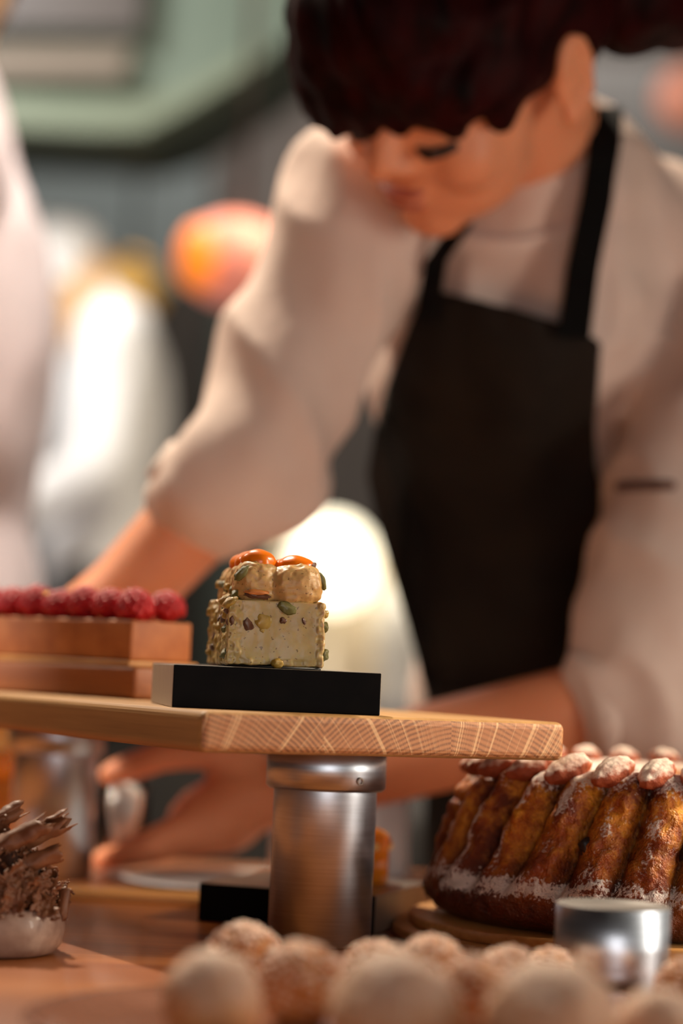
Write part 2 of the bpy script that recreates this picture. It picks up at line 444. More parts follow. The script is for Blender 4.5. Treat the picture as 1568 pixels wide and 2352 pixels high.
# short free pillar in front of the sugared cake
rs = thing('metal_riser', 'short bare metal cylinder riser among the choux in front of the ring cake', 'riser', (.1375, 1.16, 0))
bm = bmesh.new()
lathe(bm, [(0, 0), (.0262, 0), (.0272, .001), (.0272, .0452), (.0264, .0460), (.0235, .0460), (.0232, .0454), (0, .0454)], 96)
for f in bm.faces:
    if f.calc_center_median().z > .0453: f.material_index = 1
mk('cylinder_body', bm, [M['tray'], M['tray_top']], rs)

# ------------------------------------------------------------------ black slabs
def slab(label, cx, cy, cz, a, w, d, h):
    bm = bmesh.new(); box(bm, (0, 0, 0), (w, d, h)); bevel(bm, .0007, 2)
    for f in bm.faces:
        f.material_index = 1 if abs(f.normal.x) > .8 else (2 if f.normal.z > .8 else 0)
    o = mk('black_slab', bm, [M['black'], M['slab_side_sheen'], M['slab_top_lit']], None, (cx, cy, cz), a, smooth=False)
    return tag(o, label, 'slab', 'black presentation slabs')
BTOP = BZ + BT
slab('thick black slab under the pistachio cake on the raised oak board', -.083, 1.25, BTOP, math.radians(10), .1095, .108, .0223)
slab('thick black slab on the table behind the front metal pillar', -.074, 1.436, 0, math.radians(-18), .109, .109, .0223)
STOP = BTOP + .0223

# ------------------------------------------------------------------ pistachio cake on the slab
pa = math.radians(10)
P0 = at(520, 1531, 1.273); P0.z = STOP
pk = thing('pistachio_cake', 'small square pistachio nougat cake topped with piped cream and orange caramel', 'cake', P0, pa)
PW, PD, PH = .0515, .085, .0355
bm = bmesh.new(); box(bm, (.001, .001, 0), (PW - .001, PD - .001, .0012)); mk('cake_card', bm, M['board_black'], pk)
bm = bmesh.new(); box(bm, (0, 0, .0014), (PW, PD, PH))
me = remesh(bm, .0006, 5)
def block(c):
    side = 1.0 if c.x < .004 or c.x > PW - .004 else (.6 if c.y < .003 and (c.x < .007 or c.z < .005) else .14)
    return noise.fractal(c * 170, 1, 2, 3) * .0014 * side + noise.noise(c * 55) * .0006
disp(me, block)
link('nougat_block', me, M['cake'], pk)
# piped cream: two quenelles side by side, repeated along the length
bm = bmesh.new()
def lobe(cx, cy, cz, rx, ry, rz, tilt=0):
    q = bmesh.ops.create_icosphere(bm, subdivisions=4, radius=1)
    for v in q['verts']:          # blunt, flat fronted piped petals
        c = v.co
        c.x = math.copysign(abs(c.x) ** .72, c.x); c.y = math.copysign(abs(c.y) ** .8, c.y); c.z = math.copysign(abs(c.z) ** .72, c.z)
    bmesh.ops.transform(bm, matrix=Matrix.Translation((cx, cy, cz)) @ Matrix.Rotation(tilt, 4, 'Y') @ Matrix.Diagonal((rx, ry, rz, 1)), verts=q['verts'])
for k in range(4):
    yy = .0125 + k * .0195; zz = PH + .0088 - k * .0006
    lobe(.0150, yy, zz + .0005, .0120, .0128, .0124, .16)
    lobe(.0358 - (k % 2) * .001, yy - (.0015 if k == 0 else 0), zz, .0148, .0130, .0118, -.14)
lobe(.026, .04, PH + .003, .0235, .038, .007)
me = remesh(bm, .0007, 2)
disp(me, lambda c: noise.fractal(c * 190, 1, 2, 3) * .0008 + .00028 * math.sin(c.z * 1500 + 5 * noise.noise(c * 90)) * max(0, min(1, (PH + .009 - c.z) / .006)))
link('piped_cream', me, M['piped'], pk)
# glaze pools
bm = bmesh.new()
for cx, cz, rx, rz in ((.0160, .0208, .0098, .0070), (.0362, .0192, .0106, .0058)):
    for k in range(3):
        ell(bm, (cx - .0006 * k, .013 + k * .018, PH + cz - k * .0005), (rx, .0088, rz), sub=3)
me = remesh(bm, .0007, 8)
disp(me, lambda c: noise.noise(c * 140) * .0007)
link('caramel_glaze', me, M['caramel'], pk)

nutv = {}
def nut_mesh(kind, seed):
    if (kind, seed) in nutv: return nutv[(kind, seed)]
    bm = bmesh.new(); bmesh.ops.create_icosphere(bm, subdivisions=3, radius=1)
    rough_mesh(bm, .28, 1.6, seed); rough_mesh(bm, .08, 5, seed)
    me = bpy.data.meshes.new('nut'); bm.to_mesh(me); bm.free()
    for p in me.polygons: p.use_smooth = True
    me.materials.append(M[kind]); nutv[(kind, seed)] = me; return me
def nut(name, kind, p, r, rot=(0, 0, 0), seed=0):
    o = bpy.data.objects.new(name, nut_mesh(kind, seed)); C.objects.link(o); o.parent = pk
    o.location = p; o.scale = r; o.rotation_euler = rot; return o
zt = PH
# pieces seen one by one on the front face and around the cream
nut('pistachio_half', 'nut_green', (.0058, .0018, zt + .0136), (.0024, .0022, .0050), (.2, .62, 0), 1)
nut('pistachio_half', 'nut_green', (.0498, .006, zt + .0118), (.0020, .0022, .0052), (.2, -.42, 0), 2)
nut('pistachio_half', 'nut_purple', (.0440, .010, zt + .0196), (.0036, .0026, .0019), (.1, -.35, 0), 3)
nut('almond_piece', 'almond_cut', (.0140, -.0004, zt + .0042), (.0066, .0024, .0015), (.25, .03, 0), 4)
nut('almond_skin', 'nut_brown', (.0148, .0006, zt + .0024), (.0070, .0026, .0018), (.1, .05, 0), 5)
nut('pistachio_piece', 'nut_yellow', (.0182, .0006, .0245), (.0050, .0018, .0046), (0, .3, 0), 6)
nut('pistachio_piece', 'nut_brown', (.0104, .0005, .0225), (.0028, .0014, .0040), (0, -.6, 0), 7)
nut('pistachio_piece', 'nut_green', (.0305, .0003, .0320), (.0052, .0020, .0032), (0, .5, 0), 8)
nut('pistachio_piece', 'nut_brown', (.0288, .0004, .0253), (.0021, .0012, .0018), (0, 0, 0), 9)
nut('pistachio_piece', 'nut_yellow', (.0268, -.0006, .0028), (.0034, .0022, .0024), (0, 0, 0), 10)
nut('pistachio_piece', 'nut_brown', (.0400, .0005, .0255), (.0010, .0009, .0021), (0, -.4, 0), 11)
nut('pistachio_piece', 'nut_yellow', (.0520, .006, .0300), (.0024, .0022, .0022), (0, 0, 0), 12)
nut('pistachio_piece', 'nut_green', (.0520, .004, .0232), (.0020, .0022, .0030), (0, -.2, 0), 13)
nut('pistachio_piece', 'nut_green', (.0522, .003, .0082), (.0024, .0024, .0033), (0, .2, 0), 14)
nut('pistachio_piece', 'nut_yellow', (.0180, .0005, .0195), (.0016, .0010, .0011), (0, .3, 0), 15)
nut('pistachio_piece', 'nut_green', (.0046, .008, zt + .0022), (.0030, .0030, .0034), (0, .3, 0), 16)
rnd = random.Random(3)
for k in range(44):
    kind = ('nut_yellow', 'nut_yellow', 'nut_yellow', 'nut_brown', 'nut_yellow', 'nut_green')[k % 6]
    s = rnd.uniform(.0014, .0034)
    nut('pistachio_piece', kind, (rnd.uniform(.0002, .0016), rnd.uniform(.002, PD - .003), rnd.uniform(.003, PH)), (s * .8, s, s * 1.35), (rnd.random() * .5, rnd.random(), rnd.random() * .5), k % 7 + 20)
for k in range(20):
    s = rnd.uniform(.0012, .0026)
    nut('pistachio_piece', ('nut_yellow', 'nut_green')[k % 2], (PW + .0003, rnd.uniform(.012, PD - .003), rnd.uniform(.004, PH)), (s, s, s * 1.2), (0, 0, 0), k % 7 + 20)
for k in range(9):
    s = rnd.uniform(.0016, .0028)
    nut('pistachio_piece', ('nut_yellow', 'nut_green')[k % 2], (rnd.uniform(.002, .007), .014 + k * .0075, zt + rnd.uniform(.003, .012)), (s, s * 1.5, s), (0, 0, 0), k % 7 + 20)

# ------------------------------------------------------------------ raspberry tart and its plank
ta = math.atan2(.714, -.70)          # direction of the long side, away from the camera to the left
d = Vector((-.70, .714, 0)); e = Vector((.714, .70, 0))
R0 = at(298, 1515, 1.435); R0.z = 0
pl = thing('serving_plank', 'narrow oak plank lying on the raised board under the raspberry tart', 'board', (R0.x, R0.y, BTOP), 0)
def obox(name, parent, base, a0, a1, b0, b1, z0, z1, mat, bev=.001, seg=2):
    bm = bmesh.new(); box(bm, (a0, b0, z0), (a1, b1, z1)); bevel(bm, bev, seg)
    o = mk(name, bm, mat, parent, base, None); o.rotation_euler = (0, 0, math.atan2(d.y, d.x)); return o
# local frame: x along d, y = left of d  -> use negative y to go to the back side
bm = bmesh.new(); box(bm, (-.012, -.058, 0), (.262, .006, .0195)); bevel(bm, .003, 3)
o = mk('plank_body', bm, M['oak_dark'], pl, (0, 0, 0)); o.rotation_euler = (0, 0, math.atan2(d.y, d.x))
PT = BTOP + .0195
tt_ = thing('raspberry_tart', 'long rectangular tart with a row of red raspberries on a golden crust', 'tart', (R0.x, R0.y, PT), math.atan2(d.y, d.x))
bm = bmesh.new(); box(bm, (-.003, -.051, 0), (.243, .003, .0032)); bevel(bm, .0008, 2); mk('cake_card', bm, M['crust_base'], tt_)
bm = bmesh.new(); box(bm, (0, -.048, .0032), (.24, 0, .0275)); bevel(bm, .002, 3); mk('crust', bm, M['crust'], tt_)
def berry(seed):
    bm = bmesh.new(); rr = random.Random(seed)
    for i in range(46):
        zz = 1 - 1.25 * i / 45; a = i * 2.39996; q = math.sqrt(max(0, 1 - zz * zz))
        ell(bm, (q * math.cos(a) * .0090, q * math.sin(a) * .0090, zz * .0085), (.0031, .0031, .0031), sub=2)
    ell(bm, (0, 0, 0), (.0094, .0094, .0085), sub=2)
    me = bpy.data.meshes.new('raspberry'); bm.to_mesh(me); bm.free(); me.materials.append(M['rasp'])
    for p in me.polygons: p.use_smooth = True
    return me
bmesh_berries = [berry(i) for i in range(2)]
k = 0
for i in range(10):
    for j in range(2):
        o = bpy.data.objects.new('raspberry', bmesh_berries[k % 2]); C.objects.link(o); o.parent = tt_
        o.location = (.0115 + i * .0241, -.0115 - j * .0245, .0275 + .0066 + (.0012 if k % 3 else 0)); o.rotation_euler = (0, 0, k * 1.3); o.scale = (1.03, 1.0, 1.0 if k % 4 else 1.14)
        k += 1
for i in range(8):
    bm = bmesh.new(); ell(bm, (0, 0, 0), (.0022, .0018, .0009), sub=2); rough_mesh(bm, .0006, 300, i)
    mk('gold_leaf', bm, M['gold'], tt_, (.012 + i * .028, -.010 - .004 * (i % 3), .0275 + .0150))

# ------------------------------------------------------------------ ring cake on a round two-tier board
GC = Vector((.1915, 1.415, 0))
rb = thing('round_cake_board', 'round two-tier oak board under the sugared ring cake', 'board', GC)
bm = bmesh.new(); lathe(bm, [(0, 0), (.149, 0), (.151, .0012), (.151, .0054), (.1500, .0066), (0, .0066)], 128); mk('lower_tier', bm, M['oak_light'], rb)
bm = bmesh.new(); lathe(bm, [(0, .0066), (.1405, .0066), (.142, .0078), (.142, .0122), (.1408, .0134), (0, .0134)], 128); mk('upper_tier', bm, M['oak_light'], rb)
GZ = .0134
gk = thing('ring_cake', 'tall fluted brown ring cake dusted with sugar and crowned with almonds', 'cake', (GC.x, GC.y, GZ))
NR = 26
prof = [(.098, 0), (.112, 0), (.1235, .003), (.1315, .010), (.1335, .018), (.1312, .025), (.1275, .032), (.1235, .042), (.1195, .053), (.1155, .064), (.1120, .074), (.1085, .082), (.1035, .0885), (.096, .0925), (.085, .0935), (.072, .090), (.058, .080), (.046, .062), (.040, .040), (.038, .0)]
NA = 624
def interp(prof, n):
    acc = [0]
    for a, b in zip(prof, prof[1:]): acc.append(acc[-1] + math.dist(a, b))
    out = []
    for i in range(n):
        s = acc[-1] * i / (n - 1); k = max(j for j in range(len(acc)) if acc[j] <= s + 1e-9); k = min(k, len(prof) - 2)
        f = (s - acc[k]) / (acc[k + 1] - acc[k])
        # Catmull-Rom
        p0 = prof[max(k - 1, 0)]; p1 = prof[k]; p2 = prof[k + 1]; p3 = prof[min(k + 2, len(prof) - 1)]
        out.append(tuple(.5 * ((2 * p1[c]) + (-p0[c] + p2[c]) * f + (2 * p0[c] - 5 * p1[c] + 4 * p2[c] - p3[c]) * f * f + (-p0[c] + 3 * p1[c] - 3 * p2[c] + p3[c]) * f ** 3) for c in (0, 1)))
    return out
P = interp(prof, 130)
bm = bmesh.new()
rings = []; at_r = []; at_t = []; at_s = []
top_i = max(range(len(P)), key=lambda i: P[i][1])
for i, (r, z) in enumerate(P):
    t = z / .0935; ring = []
    outer = i <= top_i + 14
    for a in range(NA):
        th = 2 * PI * a / NA
        phi = th + .20 * t                      # ribs lean as they rise
        w = (th - .20 * t) * NR / 2
        cst = abs(math.cos(w)); rid = cst ** .5
        env = min(1, max(0, (t - .16) / .22)) * (1 if outer else max(0, 1 - (i - top_i - 14) / 20))
        lobe_ = (rid - .70) * .0150 * env
        p = Vector((r * math.sin(th), -r * math.cos(th), z))
        nn = noise.fractal(p * 38, 1, 2, 4); n2 = noise.fractal(p * 150 + Vector((5, 5, 5)), 1, 2, 3)
        rr = r + lobe_ * (1 if r > .06 else r / .06) + (nn * .0030 + n2 * .0016) * min(1, t * 8 + .3)
        zz = z * .94 + (nn * .0014 + n2 * .0006 + (rid - .5) * .0024 * env * max(0, (t - .8) / .2)) * min(1, t * 4)
        ring.append(bm.verts.new((rr * math.sin(th), -rr * math.cos(th), max(0, zz))))
        at_r.append(rid * env + .5 * (1 - env)); at_t.append(t)
        # sugar lies on the lip, on the upward flank of each rib and over the crown
        flank = max(0, math.sin(2 * w)) if True else 0
        lip = math.exp(-((z - .025) / .009) ** 2) * (.58 + .25 * noise.noise(p * 26))
        crown = max(0, (t - .82) / .18) * .55
        wr = (w + PI / 2) % PI - PI / 2
        at_s.append(max(lip, crown, env * .60 * math.exp(-((wr + .42) / .50) ** 2) * max(0, .72 + 1.1 * noise.noise(p * 30))))
    rings.append(ring)
for A, B in zip(rings, rings[1:]):
    for a in range(NA):
        b = (a + 1) % NA; bm.faces.new((A[a], A[b], B[b], B[a]))
bm.faces.new(list(reversed(rings[0])))
bm.faces.new(rings[-1])
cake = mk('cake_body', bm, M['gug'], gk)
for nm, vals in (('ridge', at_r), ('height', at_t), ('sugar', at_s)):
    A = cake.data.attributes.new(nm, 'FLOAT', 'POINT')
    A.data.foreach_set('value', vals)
alm = []
for s in range(3):
    bm = bmesh.new(); bmesh.ops.create_icosphere(bm, subdivisions=4, radius=1)
    for v in bm.verts:
        tp = 1 - .28 * (v.co.x + 1) / 2; v.co.y *= tp; v.co.z *= tp
        v.co += v.co.normalized() * (noise.fractal(v.co * 2.2 + Vector((s * 9, 0, 0)), 1, 2, 3) * .08 + .03 * math.sin(v.co.y * 14))
        v.co.x *= .0155; v.co.y *= .0102; v.co.z *= .0084
    me = bpy.data.meshes.new('almond'); bm.to_mesh(me); bm.free(); me.materials.append(M['almond'])
    for p in me.polygons: p.use_smooth = True
    alm.append(me)
for i in range(NR):
    th = 2 * PI * (i + .5) / NR + .20 + .02 * math.sin(i * 5)
    o = bpy.data.objects.new('almond', alm[i % 3]); C.objects.link(o); o.parent = gk
    rr = .1020 + .0012 * math.sin(i * 2.3)
    o.location = (rr * math.sin(th), -rr * math.cos(th), .0885)
    o.rotation_euler = (0, math.radians(20), th - PI / 2 - .40)
for th, z, r in ((-.45, .048, .1185), (.02, .047, .1190), (.62, .040, .121), (1.2, .05, .118)):
    bm = bmesh.new(); ell(bm, (0, 0, 0), (.0045, .003, .0055), sub=3); rough_mesh(bm, .0018, 260, z * 100)
    mk('raisin', bm, M['raisin'], gk, (r * math.sin(th), -r * math.cos(th), z), th)

# ------------------------------------------------------------------ chocolate dessert in a bowl
BC = at(-28, 2140, 1.245); BC.z = 0
cd = thing('chocolate_dessert', 'mound of chocolate shavings in a low brown ceramic bowl', 'dessert', BC)
bm = bmesh.new()
lathe(bm, [(0, 0), (.030, 0), (.0345, .0014), (.0380, .006), (.0392, .0125), (.0384, .019), (.0362, .0236), (.0346, .0246), (.0334, .0238), (.0330, .0215), (0, .0200)], 96)
mk('bowl', bm, M['ceramic'], cd)
bm = bmesh.new(); lathe(bm, [(0, .0205), (.0325, .0205), (.031, .032), (.022, .050), (.010, .058), (0, .059)], 48); rough_mesh(bm, .003, 90, 2)
mk('chocolate_mousse', bm, M['choc_dark'], cd)
rc = random.Random(11)
def curl(L, r, turns, seed):
    bm = bmesh.new(); nu, nv = 26, 16; g = []
    rr = random.Random(seed)
    for i in range(nu):
        row = []
        for j in range(nv):
            u = i / (nu - 1); v = j / (nv - 1) - .5
            a = u * turns * 2 * PI; rad = r * (.45 + .6 * u)
            jag = 1 + (.42 * noise.noise(Vector((u * 9, seed, 2 * math.copysign(1, v)))) + .26 * noise.noise(Vector((u * 34, seed, math.copysign(5, v))))) * (abs(v) * 2) ** 3
            x = v * L * jag
            w = 1 + .22 * noise.noise(Vector((x * 160, a * 1.3, seed))) + .06 * noise.noise(Vector((x * 700, a * 5, seed)))
            q = Vector((x, rad * math.cos(a) * w, rad * math.sin(a) * w))
            if u > .85: q += Vector((0, 0, .0012 * noise.noise(Vector((x * 500, seed, 1)))))
            row.append(bm.verts.new(q))
        g.append(row)
    for i in range(nu - 1):
        for j in range(nv - 1): bm.faces.new((g[i][j], g[i + 1][j], g[i + 1][j + 1], g[i][j + 1]))
    bm.normal_update()
    bmesh.ops.solidify(bm, geom=bm.faces[:], thickness=.0005)
    me = bpy.data.meshes.new('chocolate_curl'); bm.normal_update(); bm.to_mesh(me); bm.free(); me.materials.append(M['choc'])
    for p in me.polygons: p.use_smooth = True
    return me
def flake(w, h, seed):
    bm = bmesh.new(); n = 26; g = []; keep = []
    sd = Vector((seed * 7.3, seed * 1.9, 0))
    for i in range(n):
        row = []
        for j in range(n):
            u = i / (n - 1) - .5; v = j / (n - 1) - .5
            q = Vector((u * w, v * h, 0))
            bend = 1.6 * noise.noise(Vector((u * 1.3, v * 1.3, seed))) + .9
            q.z = .45 * w * bend * (v * v * 1.8 + .4 * u * v) + .0022 * noise.noise(Vector((u * 5, v * 9, seed + 4))) + .0009 * noise.noise(Vector((u * 16, v * 22, seed + 9)))
            row.append(bm.verts.new(q))
        g.append(row)
    for i in range(n - 1):
        for j in range(n - 1):
            u = (i + .5) / (n - 1) - .5; v = (j + .5) / (n - 1) - .5
            e_ = max(abs(u), abs(v)) * 2 + .45 * noise.noise(Vector((u * 5, v * 5, seed))) + .30 * noise.noise(Vector((u * 17, v * 17, seed + 2)))
            if e_ < .84: bm.faces.new((g[i][j], g[i + 1][j], g[i + 1][j + 1], g[i][j + 1]))
    bmesh.ops.delete(bm, geom=[v for v in bm.verts if not v.link_faces], context='VERTS')
    bm.normal_update(); bmesh.ops.solidify(bm, geom=bm.faces[:], thickness=.0007)
    me = bpy.data.meshes.new('chocolate_flake'); bm.normal_update(); bm.to_mesh(me); bm.free(); me.materials.append(M['choc'])
    for p in me.polygons: p.use_smooth = True
    return me
curls = [curl(.030, .0060, 1.3, 1), curl(.022, .0068, .8, 2), curl(.020, .0050, 1.1, 3)] + [flake(.021, .017, 4), flake(.017, .022, 5), flake(.016, .014, 6), flake(.024, .015, 7)]
def addcurl(i, p, rot, s=1):
    o = bpy.data.objects.new('chocolate_curl' if i < 3 else 'chocolate_flake', curls[i]); C.objects.link(o); o.parent = cd
    o.location = p; o.rotation_euler = rot; o.scale = (s, s, s)
for p, rot, i, s_c in (((.024, -.004, .0605), (.3, -.50, .15), 0, 1.0), ((.014, -.014, .0585), (2.0, -.50, .05), 0, 1.05), ((.026, -.012, .0500), (1.0, -.36, .25), 1, .95),
                     ((.002, -.004, .066), (.8, -.5, .4), 0, .9)):
    addcurl(i, p, rot, s_c)
for k in range(84):
    th = k * 2.39996; zz = (k + .5) / 84; R = .0355 * (1 - zz ** 1.25) + .003 + rc.uniform(-.003, .003)
    tilt = PI / 2 - .5 * zz + rc.uniform(-.55, .55)
    q = (Matrix.Rotation(th, 3, 'Z') @ Matrix.Rotation(tilt, 3, 'Y') @ Matrix.Rotation(rc.uniform(0, 6.3), 3, 'Z')).to_euler()
    addcurl(rc.choice((3, 4, 5, 6, 3, 4, 6, 2)), (R * math.cos(th), R * math.sin(th), .0255 + zz * .036), q, rc.uniform(.65, 1.0))

# ------------------------------------------------------------------ choux on an oval platter
PX, PY, RX, RY = .085, .99, .205, .142
bm = bmesh.new()
lathe(bm, [(0, 0), (.86, 0), (.90, .001), (.985, .0068), (1.0, .0078), (.995, .0088), (.97, .0086), (.89, .0040), (.80, .0036), (0, .0036)], 128)
for v in bm.verts: v.co.x *= RX; v.co.y *= RY
o = mk('oval_platter', bm, M['platter'], None, (PX, PY, 0)); tag(o, 'shallow pinkish glazed platter holding the choux at the front edge', 'platter')
def choux_mesh(seed, crumb):
    crumb_v = []
    bm = bmesh.new(); bmesh.ops.create_icosphere(bm, subdivisions=6 if crumb else 5, radius=1)
    for v in bm.verts:
        n = v.co.normalized()
        k = noise.fractal(n * 1.4 + Vector((seed * 5, 0, 0)), 1, 2, 2) * .07 + noise.fractal(n * 7 + Vector((seed, 9, 0)), 1, 2, 4) * (.03 if crumb else .032)
        if crumb:
            dd, _ = noise.voronoi(n * 6.5 + Vector((seed * 3, 1, 1)))
            cb = max(0, min(1, (.62 - dd[0]) / .34)); cb = cb * cb * (3 - 2 * cb)
            k += (cb * .085 - .04 + .05 * noise.fractal(n * 5 + Vector((seed, 3, 0)), 1, 2, 2)) * (1 if n.z > -.45 else .2)
            crumb_v.append(cb)
        v.co = n * (1 + k)
        v.co.z = max(v.co.z, -.90) if v.co.z < 0 else v.co.z * (.97 if not crumb else 1)
    me = bpy.data.meshes.new('choux_puff'); bm.to_mesh(me); bm.free()
    for p in me.polygons: p.use_smooth = True
    if crumb: me.attributes.new('crumb', 'FLOAT', 'POINT').data.foreach_set('value', crumb_v)
    me.materials.append(M['choux_crumb' if crumb else 'choux']); return me
cm = {(c, s): choux_mesh(s, c) for c in (0, 1) for s in range(3)}
balls = [
 (490, 2275, 116, 0, 'smooth dusted choux bun at the left front of the platter'),
 (692, 2240, 96, 1, 'crumbly choux bun behind and right of the leftmost smooth bun'),
 (562, 2190, 88, 1, 'crumbly choux bun furthest back on the left, before the black slab'),
 (908, 2305, 150, 0, 'largest smooth dusted choux bun, front centre under the metal pillar'),
 (862, 2222, 78, 1, 'crumbly choux bun just in front of the pillar foot'),
 (990, 2216, 84, 1, 'sharp crumbly choux bun in front of the round cake board edge'),
 (1088, 2272, 92, 1, 'golden crumbly choux bun between the two big smooth ones'),
 (1266, 2322, 150, 0, 'big smooth dusted choux bun at the front, left of the metal riser'),
 (1168, 2236, 78, 1, 'crumbly choux bun behind the big smooth bun, below the cake board'),
 (1262, 2226, 62, 1, 'small crumbly choux bun half hidden by the left side of the riser'),
 (1512, 2350, 104, 0, 'smooth dusted choux bun at the right front corner'),
 (1580, 2256, 74, 1, 'golden crumbly choux bun at the right edge beside the riser'),
]
for i, (x, y, r, cr_, lab) in enumerate(balls):
    yun = y - (x - 784) * T
    zb = .0038
    Y = (H - zb) * F / (yun - 1530 + r)
    R = r / F * Y
    p = at(x, y, Y); p.z = zb + R * .9
    o = bpy.data.objects.new('choux_bun', cm[(cr_, i % 3)]); C.objects.link(o)
    o.location = p; o.scale = (R, R, R); o.rotation_euler = (0, 0, i * 1.7)
    tag(o, lab, 'choux bun', 'choux buns on the platter')

# ------------------------------------------------------------------ things on the back part of the table
bm = bmesh.new(); box(bm, (-.085, 0, 0), (.048, .030, .006)); bevel(bm, .0015, 3)
o = mk('serving_board', bm, M['oak_light'], None, (-.125, 1.525, 0), math.radians(-3)); tag(o, 'thin pale oak board lying left of the lower black slab', 'board')
wp = Vector((-.064, 1.664, 0))
bm = bmesh.new(); lathe(bm, [(0, 0), (.048, 0), (.073, .0036), (.076, .0050), (.0745, .0054), (.050, .0024), (0, .0020)], 64)
o = mk('white_plate', bm, M['white_china'], None, wp); tag(o, 'small white plate on the table under the reaching hand', 'plate')
gp = at(778, 1985, 1.802); gp.z = 0
gc = thing('grey_canister', 'pale grey round canister standing behind the front pillar', 'canister', gp)
bm = bmesh.new(); lathe(bm, [(0, 0), (.049, 0), (.051, .002), (.051, .084), (.049, .086), (0, .086)], 64); mk('canister_body', bm, M['grey_can'], gc)
bm = bmesh.new(); lathe(bm, [(.0512, .080), (.0525, .080), (.0525, .090), (.050, .092), (0, .092)], 64); mk('lid', bm, M['white_china'], gc)
ok_ = at(842, 2010, 1.482); ok_.z = .0223
og = thing('orange_petit_gateau', 'small orange glazed cake on the lower black slab behind the pillar', 'cake', ok_)
bm = bmesh.new(); lathe(bm, [(0, 0), (.0125, 0), (.013, .001), (.013, .020), (.0115, .022), (0, .022)], 48); mk('cake_base', bm, M['orange_jelly'], og)
bm = bmesh.new(); ell(bm, (0, 0, .025), (.0142, .0142, .0090)); mk('mango_dome', bm, M['orange_jelly'], og)
for k in range(5):
    bm = bmesh.new(); ell(bm, (0, 0, 0), (.003, .003, .003), sub=2); mk('crumb', bm, M['amber_hi'], og, (.0122 * math.cos(k * 1.256), .0122 * math.sin(k * 1.256), .023))
ap = at(-55, 1900, 1.76); ap.z = 0
ag = thing('layered_verrine', 'tall amber and yellow layered dessert at the left edge behind the rear pillar', 'dessert', ap)
bm = bmesh.new(); lathe(bm, [(0, 0), (.030, 0), (.031, .001), (.031, .062), (0, .062)], 48); mk('amber_layer', bm, M['amber_lo'], ag)
bm = bmesh.new(); lathe(bm, [(0, .062), (.0305, .062), (.0305, .082), (0, .082)], 48); mk('orange_layer', bm, M['orange_jelly'], ag)
bm = bmesh.new(); lathe(bm, [(0, .082), (.0300, .082), (.029, .104), (.022, .110), (0, .112)], 48); mk('mousse_layer', bm, M['amber_hi'], ag)

# ------------------------------------------------------------------ the pastry cook
HY = 1.65
yaw, pit, rol = math.radians(50), math.radians(40), math.radians(-22)
f_ = Vector((-math.sin(yaw) * math.cos(pit), -math.cos(yaw) * math.cos(pit), -math.sin(pit)))
l_ = Vector((math.cos(yaw), -math.sin(yaw), 0)); u_ = f_.cross(l_)
if u_.z < 0: u_ = -u_
l2 = l_ * math.cos(rol) + u_ * math.sin(rol); u2 = u_ * math.cos(rol) - l_ * math.sin(rol)
HC = at(1086, 141, HY)
HM = basis(f_, l2, u2, HC)
def hp(a, b, c): return HM @ Vector((a, b, c))
ck = thing('person', 'person in a white jacket and dark apron leaning over the table, dark hair pinned up', 'person', (.16, 2.0, ZF))
def kid(name, me_or_bm, mat, mesh=None):
    if isinstance(me_or_bm, bmesh.types.BMesh): o = mk(name, me_or_bm, mat)
    else: o = link(name, me_or_bm, mat)
    o.parent = ck; o.location = -ck.location; return o
bm = bmesh.new()
# head
ell(bm, (-.008, 0, .045), (.098, .075, .082), HM, 4)
ell(bm, (.040, 0, -.012), (.060, .062, .082), HM, 4)
ell(bm, (.034, 0, -.058), (.056, .052, .040), HM)
ell(bm, (.068, 0, -.082), (.020, .026, .018), HM)
ell(bm, (.066, .030, .024), (.026, .030, .012), HM); ell(bm, (.066, -.030, .024), (.026, .030, .012), HM)
for s in (1, -1):
    ell(bm, (.064, .036 * s, -.026), (.028, .026, .028), HM)
    ell(bm, (.078, .031 * s, -.005), (.013, .016, .011), HM)
    ell(bm, (.101, .011 * s, -.024), (.010, .008, .007), HM)
    ell(bm, (-.004, .078 * s, .004), (.018, .007, .031), HM); ell(bm, (.000, .080 * s, -.024), (.010, .006, .012), HM)
    chain(bm, [(hp(-.004 + .017 * math.cos(a_), .0845 * s, .004 + .029 * math.sin(a_)), .0042) for a_ in (.3, .9, 1.6, 2.3, 3.0, 3.7, 4.4)])
for (p, a, q, b) in (((.092, 0, .020), .009, (.112, 0, -.018), .0115),):
    cap(bm, hp(*p), hp(*q), a, b)
ell(bm, (.093, 0, -.047), (.011, .021, .006), HM); ell(bm, (.091, 0, -.056), (.010, .018, .006), HM)
NB = at(1262, 455, 1.80)
cap(bm, hp(-.022, 0, -.02), NB, .056, .060)
# torso core, arms
SA, SB = (838, 455, 1.76), (1820, 590, 1.83)
cap(bm, at(*SA), at(*SB), .045, .045)
ell(bm, at(1235, 820, 1.88), (.12, .085, .15)); ell(bm, at(1215, 1250, 1.95), (.095, .075, .16)); ell(bm, at(1255, 1640, 2.0), (.095, .075, .12))
chain(bm, pts([(*SA[:2], SA[2], .045), (700, 760, 1.74, .042), (535, 1080, 1.72, .038), (455, 1185, 1.715, .033), (290, 1365, 1.71, .030), (120, 1478, 1.715, .023)]))
chain(bm, pts([(*SB[:2], SB[2], .045), (1640, 1060, 1.76, .042), (1490, 1610, 1.68, .036), (1330, 1640, 1.675, .034), (1000, 1716, 1.69, .032), (800, 1770, 1.70, .029), (625, 1815, 1.715, .0255)]))
